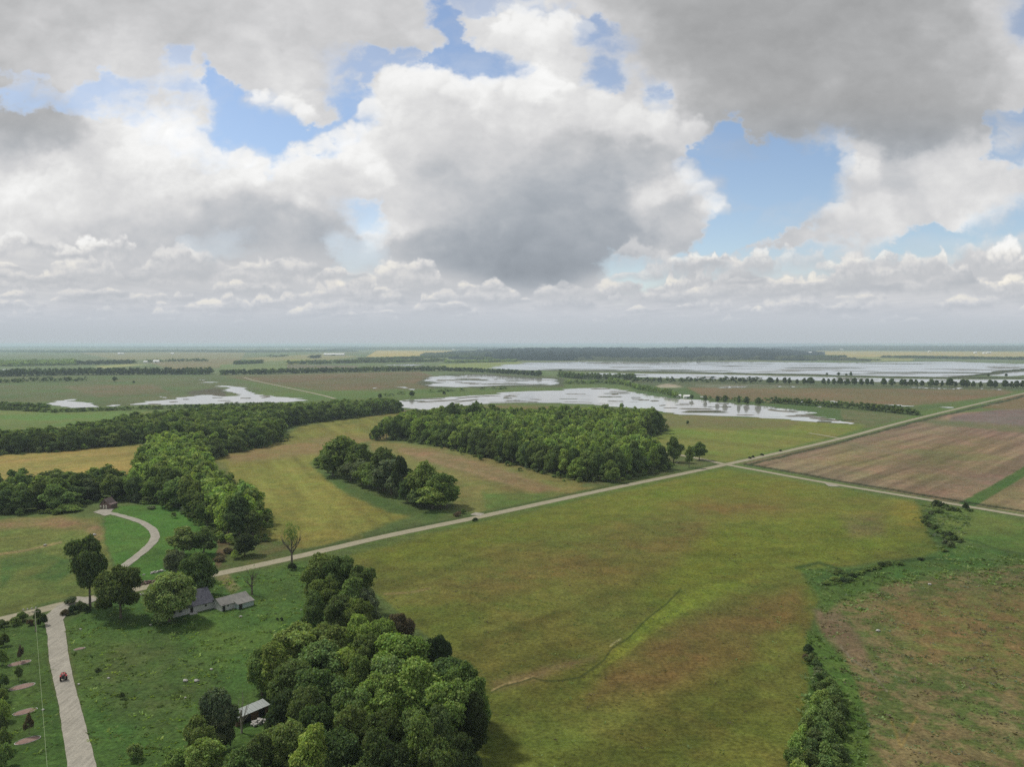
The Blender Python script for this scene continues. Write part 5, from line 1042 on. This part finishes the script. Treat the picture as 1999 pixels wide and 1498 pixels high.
RD = [.15, .14, .15, .06, .10, .07, .065, .05, .035, .065, .05, .035, .10, .08, .055, .045, .10, .08, .055, .045]
# the driver is a person of their own, sitting on the tractor's seat
pe = skinned('person', J, E, RD, M_SKIN); pe.location = (tx, ty, .13); pe.rotation_euler = (0, 0, TR); tag(pe, 'person in a pink shirt sitting at the wheel of the red tractor', 'person')
sh = skinned('shirt', [(0, -.5, 1.), (0, -.53, 1.2), (0, -.5, 1.45), (-.2, -.5, 1.43), (-.26, -.38, 1.24), (.2, -.5, 1.43), (.26, -.38, 1.24)], [(0, 1), (1, 2), (2, 3), (3, 4), (2, 5), (5, 6)], [.165, .16, .165, .085, .07, .085, .07], M_SHIRT, pe)
skinned('trousers', [(0, -.5, .96), (-.11, -.49, .96), (-.16, -.05, 1.0), (-.17, .02, .66), (.11, -.49, .96), (.16, -.05, 1.0), (.17, .02, .66)], [(0, 1), (1, 2), (2, 3), (0, 4), (4, 5), (5, 6)], [.15, .11, .09, .07, .11, .09, .07], M_JEAN, pe)
MB().cyl(0, -.44, 1.76, 1.88, .105, 12).box(-.1, .1, -.40, -.22, 1.76, 1.79).build('cap', M_DARK, pe, .02)
# ---------------- pole and wire ----------------
M_WOOD = bark('weathered_pole', (.20, .17, .13), (.34, .30, .24)); M_WIRE = mat_base('aluminium_wire', (.34, .40, .24), .7, .2)
px_, py_ = G(70, 1234); PH = 8.; dxa, dya, dza = px_dir(67, 1192); PH = CAM_H+dza/dya*py_
pt = thing('utility_pole', (px_, py_, 0), 'thin wooden utility pole in the shrubs beside the road junction', 'utility pole')
MB().tube([(0, 0, -.3), (-.08, 0, PH)], [.16, .11], 8).build('pole', M_WOOD, pt); MB().box(-1., .9, -.06, .06, PH-.5, PH-.36).build('crossarm', M_WOOD, pt)
for s in (-.8, 0, .7): MB().cyl(s, 0, PH-.36, PH-.18, .05, 8).build('insulator', M_CONC, pt)
a = Vector((px_-.08, py_, PH+.02)); gx, gy = G(97, 1560, 6.5); b_ = Vector((gx, gy, 6.5)); wp = []
for i in range(25):
    s = i/24; p = a.lerp(b_, s); p.z -= 1.0*4*s*(1-s)*.35; wp.append(tuple(p))
w = MB().tube(wp, [.02]*25, 5).build('overhead_wire', M_WIRE); tag(w, 'single overhead wire running from the utility pole along the driveway', 'wire')
# second pole of the line, just out of sight below the drone
p2 = thing('utility_pole', (gx, gy, 0), 'wooden pole carrying the near end of the overhead wire', 'utility pole'); MB().tube([(0, 0, -.3), (0, 0, 6.6)], [.16, .11], 8).build('pole', M_WOOD, p2)
# ---------------- lawn details ----------------
M_MULCH = noisy('bark_mulch', (.17, .105, .085), (.26, .175, .14), 3.)
def mulch(px, py, w, label, shrub=None):
    x, y = G(px, py); R = w/2*y/FPX; t = thing('mulch_bed', (x, y, 0), label, 'mulch bed', 'oval mulch beds on the lawn', .75); t.scale = (1.3, .72, 1); V = [(0, 0, .16)]; F = []; n = 28
    for k, (q, z) in enumerate(((.5, .13), (.88, .09), (1., .0))):
        for j in range(n): a_ = 2*math.pi*j/n; j_ = 1+.05*math.sin(3*a_+px)+random.uniform(-.02, .02); V.append((math.cos(a_)*R*q*j_, math.sin(a_)*R*q*j_, z))
    for j in range(n): F.append((0, 1+j, 1+(j+1) % n))
    for k in range(2):
        for j in range(n): a_ = 1+k*n+j; b2 = 1+k*n+(j+1) % n; F.append((a_, a_+n, b2+n, b2))
    me = bpy.data.meshes.new('mulch'); me.from_pydata(V, [], F); link('mulch', me, M_MULCH, t)
    e = MB(); ring = [(math.cos(2*math.pi*j/n)*(R+.05), math.sin(2*math.pi*j/n)*(R+.05), .05) for j in range(n+1)]; e.tube(ring, [.05]*(n+1), 5); e.build('edging', M_CONC, t)
def plant(x, y, R, H, tone, label, cat='shrub', group=None, name='shrub', var=None, trunk=False, z=0.):
    o = thing(name, (x, y, z), label, cat, group, random.uniform(0, 6.28)); o.scale = (R/1.6, R/1.6, H/2.2); c = link('foliage', BUSH[random.randrange(4) if var is None else var], None, o); c.color = (*jitter(GC[tone], random), 1)
    if trunk: c.location = (0, 0, 1.1*(2.2/H)*.6)
    m = MB().tube([(0, 0, -.1), (.05, 0, 1.4)], [.09, .03], 6).build('stem', M_BARK, o); return o
for px, py, w, lab in [(38,1296,30,'mulch bed with a thin bare sapling, farthest in the row left of the driveway'), (43,1342,34,'second mulch bed in the row, beside a small bushy sapling'), (49,1391,32,'empty reddish mulch bed, third in the row left of the driveway'), (54,1447,34,'mulch bed nearest the viewer, with a reddish sapling')]:
    mulch(px, py, w, lab)
mulch(155, 1268, 15, 'small lone mulch bed in the grass right of the driveway')
for px, py, R, H, tone, lab in [(40,1294,.8,3.2,'brown','thin bare sapling in the farthest mulch bed'), (36,1330,1.0,2.6,'dark','small bushy sapling beside the second mulch bed'), (57,1436,.9,3.4,'brown','reddish brown sapling in the nearest mulch bed')]:
    x, y = G(px, py); plant(x, y, R, H, tone, lab, 'sapling', None, 'sapling', None, True)
# flower and shrub border at the junction
k = 0
for px, py, w, h, tone, lab in [(4,1226,26,2,'dark','low dark shrub in the border beside the road, at the picture edge'), (28,1222,22,2.2,'mid','mid green border shrub, third from the utility pole'), (44,1214,24,2.6,'mid','leafy border shrub left of the utility pole'), (58,1222,16,1.6,'brown','brownish low shrub at the foot of the utility pole'), (74,1212,18,3.,'dark','tall dark shrub just right of the utility pole'), (84,1222,20,3.2,'deep','very dark rounded shrub at the driveway corner'),
        (128,1202,18,1.6,'brown','reddish brown shrub on the driveway corner opposite the pole'), (142,1198,22,2.2,'deep','very dark shrub under the tall oak, beside the driveway mouth'), (156,1192,24,2.4,'dark','dark shrub under the tall oak nearest its trunk'), (170,1196,18,1.8,'deep','small shrub behind the tall oak trunk'), (140,1180,26,2.2,'grey','spiky grey green shrub on the gravel island of the junction')]:
    x, y = G(px, py); plant(x, y, w/2*y/FPX, h, tone, lab)
for px, py, w, h, tone, lab in [(8,1262,20,3,'dark','dark shrub at the picture edge above the first mulch bed'), (4,1300,22,3.4,'mid','green shrub at the picture edge beside the first mulch bed'), (6,1346,24,3.4,'dark','dark shrub at the picture edge beside the second mulch bed'), (4,1375,26,3.2,'mid','mid green shrub at the edge between the second and third mulch beds'), (6,1408,26,4,'bright','bright shrub at the edge beside the third mulch bed'), (2,1436,24,4,'dark','dark shrub at the edge just above the nearest mulch bed'), (6,1468,30,4,'mid','green shrub at the edge below the nearest mulch bed'), (10,1498,34,4,'mid','lowest green shrub at the picture edge left of the driveway'),
        (260,1484,34,2.8,'mid','leafy bush alone on the lawn near the bottom of the view'), (190,1310,0.1,.1,'dark','') ,(570,1114,18,2.4,'deep','dark bush at the foot of the sparse roadside tree'), (130,1000,46,3.2,'bright','long bright bush in front of the tree belt by the tan field'), (146,996,34,3.4,'mid','rounded bush end of the bright hedge by the tree belt'), (112,1004,26,2.4,'mid','low end of the bright bush before the tree belt'),
        (460,1092,22,3.,'bright','pale bush beside the road under the long grove'), (430,1096,26,1.8,'brown','low brown scrub beside the road'), (445,1080,26,1.6,'brown','brown scrub patch below the long grove'), (904,1004,12,2.2,'dark','dark shrub on the scrap heap beside the gravel pad'), (892,1008,20,1.4,'brown','brown scrub beside the gravel pad'), (1298,903,5,2.2,'deep','black bush on the cross lane under the thin tree'),
        (550,1212,8,.8,'deep','dark weed clump alone on the lawn, first'), (541,1212,6,.7,'deep','smaller dark weed clump beside another on the lawn'), (238,1366,12,1.4,'dark','weed clump on the lawn right of the tractor'), (190,1312,14,.8,'dark','flat dark weed patch on the lawn, nearest the tractor')]:
    if not lab: continue
    x, y = G(px, py); plant(x, y, w/2*y/FPX, h, tone, lab)
# grass tufts and weeds
def tufts(poly, n, h, tones, label, seed, w=.5):
    r = np.random.RandomState(seed); P = np.array(W_(poly)); lo, hi = P.min(0), P.max(0); pts = r.uniform(lo, hi, (n*4, 2)); pts = pts[inpoly(pts[:, 0], pts[:, 1], [tuple(p) for p in P]) > 0]
    dens = fbm(pts[:, 0]/7, pts[:, 1]/7, 4, seed); pts = pts[dens > r.uniform(-.5, .45, len(pts))][:n]; m = len(pts); k = 7; V = []; T = []
    cc = np.array([jitter(GC[tones[i % len(tones)]], random, .3) for i in range(64)])
    base = np.concatenate([pts, np.zeros((m, 1))], 1); s = r.uniform(.5, 1.5, m)[:, None]; tint = cc[r.randint(64, size=m)]
    for j in range(k):
        a = r.uniform(0, 6.28, m); u = np.stack([np.cos(a), np.sin(a), a*0], -1); o = r.normal(size=(m, 3))*w*.5*s; o[:, 2] = 0; tip = base+o*1.7+np.array([0, 0, 1])*h*s*r.uniform(.6, 1.2, m)[:, None]
        V.append(np.stack([base+o-u*w*.4*s-np.array([0, 0, .05]), base+o+u*w*.4*s-np.array([0, 0, .05]), tip+u*w*.2*s, tip-u*w*.25*s], 1)); T.append(np.repeat(tint[:, None], 4, 1))
    V = np.concatenate(V).reshape(-1, 3); T = np.concatenate(T).reshape(-1, 3); o = link('grass', np_mesh('grass', V, np.arange(len(V)).reshape(-1, 4), T), M_LEAF); o.color = (1, 1, 1, 1); tag(o, label, 'grass', None, 'stuff')
tufts([(128,1215),(420,1135),(600,1096),(640,1180),(520,1290),(420,1350),(350,1498),(300,1640),(225,1640),(188,1498),(150,1330)], 1100, .22, ['mid', 'dark', 'bright', 'mid'], 'coarse grass tufts on the lawn between driveway and grove', 31)
tufts([(-60,1240),(80,1215),(92,1300),(130,1498),(145,1640),(-300,1640)], 350, .2, ['mid', 'dark', 'bright'], 'grass tufts on the lawn left of the driveway', 32)
tufts([(1590,1200),(1640,1165),(1720,1140),(1999,1100),(2200,1150),(2300,1640),(1680,1640),(1690,1400),(1620,1270)], 1800, .14, ['mid', 'yellow', 'grey', 'brown', 'brown'], 'weeds and dry grass clumps in the rough pasture', 33, .5)
tufts([(700,1130),(1000,1060),(1400,1010),(1800,1010),(1830,1080),(1640,1108),(1600,1170),(1560,1440),(1500,1640),(900,1640),(960,1400),(850,1250)], 900, .12, ['mid', 'yellow', 'brown', 'brown', 'dark', 'mid'], 'taller stems scattered through the big meadow', 34, .35)
tufts([(1575,1230),(1600,1240),(1660,1300),(1700,1420),(1680,1640),(1500,1640),(1560,1440)], 400, .35, ['mid', 'dark'], 'rank grass on both sides of the creek hedge', 35, .7)
tufts([(1560,1112),(1640,1112),(1830,1087),(1860,1062),(1999,1087),(2100,1120),(1999,1150),(1760,1150),(1640,1220),(1600,1200)], 500, .3, ['mid', 'dark', 'mid'], 'rank grass along the winding creek', 36, .8)
tufts([(1800,985),(1900,995),(1880,1060),(1830,1075),(1795,1020)], 220, .3, ['dark', 'mid', 'grey'], 'rank weeds round the drain bend', 37, 1.)
# creek-side hedge at the lower right
for k, t in enumerate("""1578 1266 20 2.2 deep;1572 1280 14 1.6 brown;1584 1286 26 2.4 dark;1592 1296 24 2.2 dark;1596 1306 18 1.8 grey;1598 1318 26 2.2 grey;1610 1328 34 3 dark;1620 1340 36 3 mid;1600 1344 28 2.4 dark;1626 1360 38 3.2 mid;1606 1366 36 3 bright;1632 1378 34 3.2 dark;1596 1376 26 2.6 bright;1615 1388 38 3.2 mid;
1640 1392 30 3 dark;1590 1398 34 3 bright;1610 1406 38 3.2 mid;1634 1410 38 3.2 dark;1580 1420 36 3.2 mid;1600 1428 40 3.4 mid;1626 1430 40 3.2 dark;1640 1432 28 2.6 mid;1568 1440 36 3.4 bright;1592 1448 42 3.4 dark;1618 1452 42 3.4 mid;1560 1462 40 3.4 bright;1584 1470 44 3.4 dark;1610 1476 44 3.4 mid;1634 1474 36 3 dark;1552 1488 44 3.4 mid;1578 1496 46 3.6 dark;1606 1500 46 3.4 mid;1632 1502 40 3 mid;1560 1516 46 3.4 bright""".replace('\n', '').split(';')):
    f = t.split(); x, y = G(float(f[0]), float(f[1])+10); g = TL.get(f[4], 'brownish'); zone = 'upper tip' if float(f[1]) < 1300 else ('middle' if float(f[1]) < 1415 else 'thick lower end')
    plant(x, y, float(f[2])/2*y/FPX*1.12, float(f[3])*.95, f[4], f'{g} bush in the {zone} of the creek hedge at the rough pasture', 'bush', f'{g} bushes in the {zone} of the creek hedge', 'bush')
for k, t in enumerate("""1826 986 12 2.6 deep;1836 990 14 2.8 deep;1848 993 12 2.4 dark;1858 996 12 2 dark;1870 996 8 1.6 mid;1885 994 11 3 deep;1892 998 8 1.6 dark;1828 1000 14 2.2 mid;1818 1004 12 2 grey;1808 1012 12 1.8 dark;1804 1020 12 1.8 dark;1812 1026 14 2 dark;1824 1032 12 2 dark;1834 1040 14 1.8 mid;1842 1046 14 2.2 dark;1854 1050 18 2.6 deep;1864 1054 14 2.2 dark;1876 1056 12 1.6 mid;1846 1060 14 1.6 grey;1856 1066 14 2 grey;1842 1076 12 1.2 mid;1830 984 9 2 mid""".split(';')):
    for q in range(2):
     f = t.split(); x, y = G(float(f[0])+random.uniform(-7, 7)*(q > 0), float(f[1])+2+random.uniform(-5, 5)*(q > 0)); f[4] = f[4] if not q else random.choice(['mid', 'dark', 'grey']); g = TL.get(f[4], 'brownish'); zone = 'road end' if float(f[1]) < 1003 else 'bend'
     plant(x, y, float(f[2])/2*y/FPX*(1.1-.25*(q > 0)), float(f[3])*(1-.4*(q > 0)), f[4], f'{g} bush at the {zone} of the drain below the brown crop field', 'bush', f'{g} bushes at the {zone} of the drain below the brown crop field', 'bush')
for k, t in enumerate("""1640 1118 16 1.2 dark;1652 1122 18 1.2 dark;1664 1126 16 1.2 deep;1676 1120 16 1.1 mid;1692 1112 18 1.2 mid;1706 1110 16 1.1 mid;1722 1104 16 1.4 deep;1734 1100 14 1.2 dark;1756 1102 14 1.2 mid;1796 1093 10 1 deep;1630 1132 18 1.1 mid;1646 1134 20 1.2 deep;1660 1132 16 1.2 dark;1612 1140 16 1 mid""".split(';')):
    for q in range(2):
     f = t.split(); x, y = G(float(f[0])+random.uniform(-9, 9)*(q > 0), float(f[1])+2+random.uniform(-4, 6)*(q > 0)); f[4] = f[4] if not q else random.choice(['mid', 'dark', 'mid']); g = TL.get(f[4], 'brownish')
     plant(x, y, float(f[2])/2*y/FPX*(1.15-.35*(q > 0)), float(f[3])*(1-.3*(q > 0)), f[4], f'{g} low bush along the winding creek between meadow and pasture', 'bush', f'{g} low bushes along the winding creek', 'bush')
for i, (px, py) in enumerate([(1463,896),(1487,890),(1524,882),(1470,894),(928,1018)]):
    x, y = G(px, py); plant(x, y, 1.3, 1.4, 'deep', ['dark roadside tuft nearest the crossroads', 'dark roadside tuft, second past the crossroads', 'largest dark roadside tuft past the crossroads', 'tiny dark tuft between two others past the crossroads', 'dark tuft opposite the gravel pad'][i], 'shrub')
# bare and half-bare trees
def bare_tree(xb, yb, yt, w, label, leaves, seed):
    x, y, R, H = by_base(xb, yb, yt, w); o = thing('bare_tree', (x, y, 0), label, 'tree', None, seed); o.scale = (R/R0, R/R0, H/H0*1.12); link('trunk', trunk_mesh(seed, mat=M_BARK if leaves else M_DEAD, bare=True), None, o)
    if leaves:
        c = link('crown', crown_mesh('crown', seed, nl=13, nq=leaves, s=.5, h0=5.5, form='open', core=(np.zeros((3, 3)), np.array([[0, 1, 2]]))), None, o); c.color = (*GC['mid'], 1)
    return o
bare_tree(492, 1162, 1106, 36, 'almost leafless tree behind the weathered shed', 160, 61)
bare_tree(570, 1106, 1032, 44, 'sparse half-bare tree standing alone beside the long gravel road', 1100, 62)
bare_tree(796, 978, 926, 24, 'grey dead tree in the hedgerow between the hay fields', 0, 63); bare_tree(472, 1432, 1368, 40, 'bare grey tree in front of the tin-roofed shed', 0, 64); bare_tree(712, 1188, 1140, 40, 'leafless grey tree among the upper arm of the grove', 0, 65)
# mailboxes on a rail by the road
mx_, my_ = G(58, 1197); mt = thing('mailbox_stand', (mx_, my_, 0), 'row of four pale mailboxes on a rail at the roadside', 'mailboxes', None, .5)
MB().box(-2., 2., -.06, .06, .85, .95).build('rail', M_WOOD, mt)
for s in (-1.8, 1.8): MB().box(s-.06, s+.06, -.05, .05, 0, .85).build('post', M_WOOD, mt)
for s in (-1.5, -.5, .5, 1.5):
    bx = MB().box(s-.16, s+.16, -.3, .3, .955, 1.2).cyl(0, 1.2, s-.16, s+.16, .16, 12, 'x'); bx.build('mailbox', M_STONE, mt)
# heaps of rubble and stray pale objects
def rubble(px, py, L, Wd, n, mat, label, seed, rz=.8):
    r = random.Random(seed); x, y = G(px, py); t = MB()
    for i in range(n):
        a, b2 = r.gauss(0, .36)*L/2, r.gauss(0, .36)*Wd/2; s = r.uniform(.18, .5); q = r.uniform(0, .5)*(1-min(1, abs(a)/L*2))
        c, sn = math.cos(i), math.sin(i); o = len(t.v)
        for z in (0, 1):
            for (u_, v_) in ((-1, -1), (1, -1), (1, 1), (-1, 1)): t.v.append((a+(u_*c-v_*sn*.6)*s*r.uniform(.7, 1), b2+(u_*sn+v_*c*.6)*s*r.uniform(.7, 1), q+z*s*r.uniform(.5, 1.1)-.05))
        for f in ((0, 3, 2, 1), (4, 5, 6, 7), (0, 1, 5, 4), (1, 2, 6, 5), (2, 3, 7, 6), (3, 0, 4, 7)): t.f.append(tuple(o+i2 for i2 in f))
    o = t.build('rubble_heap', mat); o.location = (x, y, 0); o.rotation_euler = (0, 0, rz); tag(o, label, 'rubble', None, 'stuff'); return o
rubble(286, 1140, 8, 4, 70, M_BRICK, 'heap of reddish brick rubble beside the road behind the willow', 1)
rubble(304, 1119, 7, 2, 34, M_STONE, 'line of pale stones leading off the brick heap', 2); rubble(266, 1165, 8, 2, 26, M_STONE, 'pale stones along the road between the round tree and the willow', 3)
rubble(484, 1181, 4, 2, 22, M_RUST, 'rusty scrap at the end of the weathered shed', 4); rubble(505, 1414, 5, 3, 34, M_STONE, 'pale debris in front of the long tin-roofed shed', 5); rubble(896, 1002, 7, 3, 30, M_RUST, 'brown scrap heap beside the gravel pad', 6)
rubble(1322, 904, 5, 1, 12, M_STONE, 'white stones under the thin tree by the cross lane', 7)
BOULD = [None]
def boulder(px, py, s, label, mat=M_STONE):
    x, y = G(px, py); v, f = ICO2; r = np.random.RandomState(int(px)); V = v*(1+r.uniform(-.18, .18, (len(v), 1)))*np.array([1, .8, .55])*s*.62; V[:, 2] += s*.3
    o = link('boulder', np_mesh('boulder', V, f, None, False), mat); o.location = (x, y, 0); tag(o, label, 'boulder'); return o
for px, py, s, lab in [(470,1206,.8,'white boulder on the lawn below the weathered shed'), (362,1332,.9,'pale boulder on the lawn, left of a pair'), (384,1332,.9,'pale boulder on the lawn, right of a pair'), (413,1309,.6,'small pale stone on the lawn above the pair of boulders'), (588,1192,.45,'white stone on the lawn beside the grove, left of two'), (595,1189,.45,'white stone on the lawn beside the grove, right of two'),
        (157,1230,.5,'grey stone on the lawn near the driveway mouth'), (212,1326,.5,'pale stone on the lawn to the right of the tractor'), (362,1364,.4,'tiny white stone below the pair of boulders'), (294,1222,.6,'white stone in front of the willow'), (406,1160,1.2,'white block on the verge behind the dark-roofed house'), (84,1388,.5,'pale stone under the overhead wire'), (154,1338,.5,'pale stone at the driveway edge past the tractor'), (184,1046,1.2,'white outcrop at the crop edge by the driveway'), (88,1066,1.,'pale stone at the bend of the crop-field track'), (1714,1234,.9,'pale boulder in the rough pasture'), (1815,1143,.9,'white boulder where the rough pasture begins')]:
    boulder(px, py, s, lab)
# ---------------- haze ----------------
hz = bpy.data.meshes.new('haze'); S = 90000.; hb = MB().box(-S, S, -2000, S, -1.6, 84.)
ho = hb.build('haze', None); hm = bpy.data.materials.new('haze_air'); hm.use_nodes = True; hn = hm.node_tree.nodes; hn.remove(hn['Principled BSDF'])
pv = hn.new('ShaderNodeVolumePrincipled'); pv.inputs['Density'].default_value = 8.5e-5; pv.inputs['Color'].default_value = (.70, .85, .96, 1); pv.inputs['Anisotropy'].default_value = .2
hm.node_tree.links.new(pv.outputs[0], hn['Material Output'].inputs['Volume']); ho.data.materials.append(hm); ho['kind'] = 'stuff'; ho['label'] = 'thin blue summer haze over the plain'; ho['category'] = 'haze'
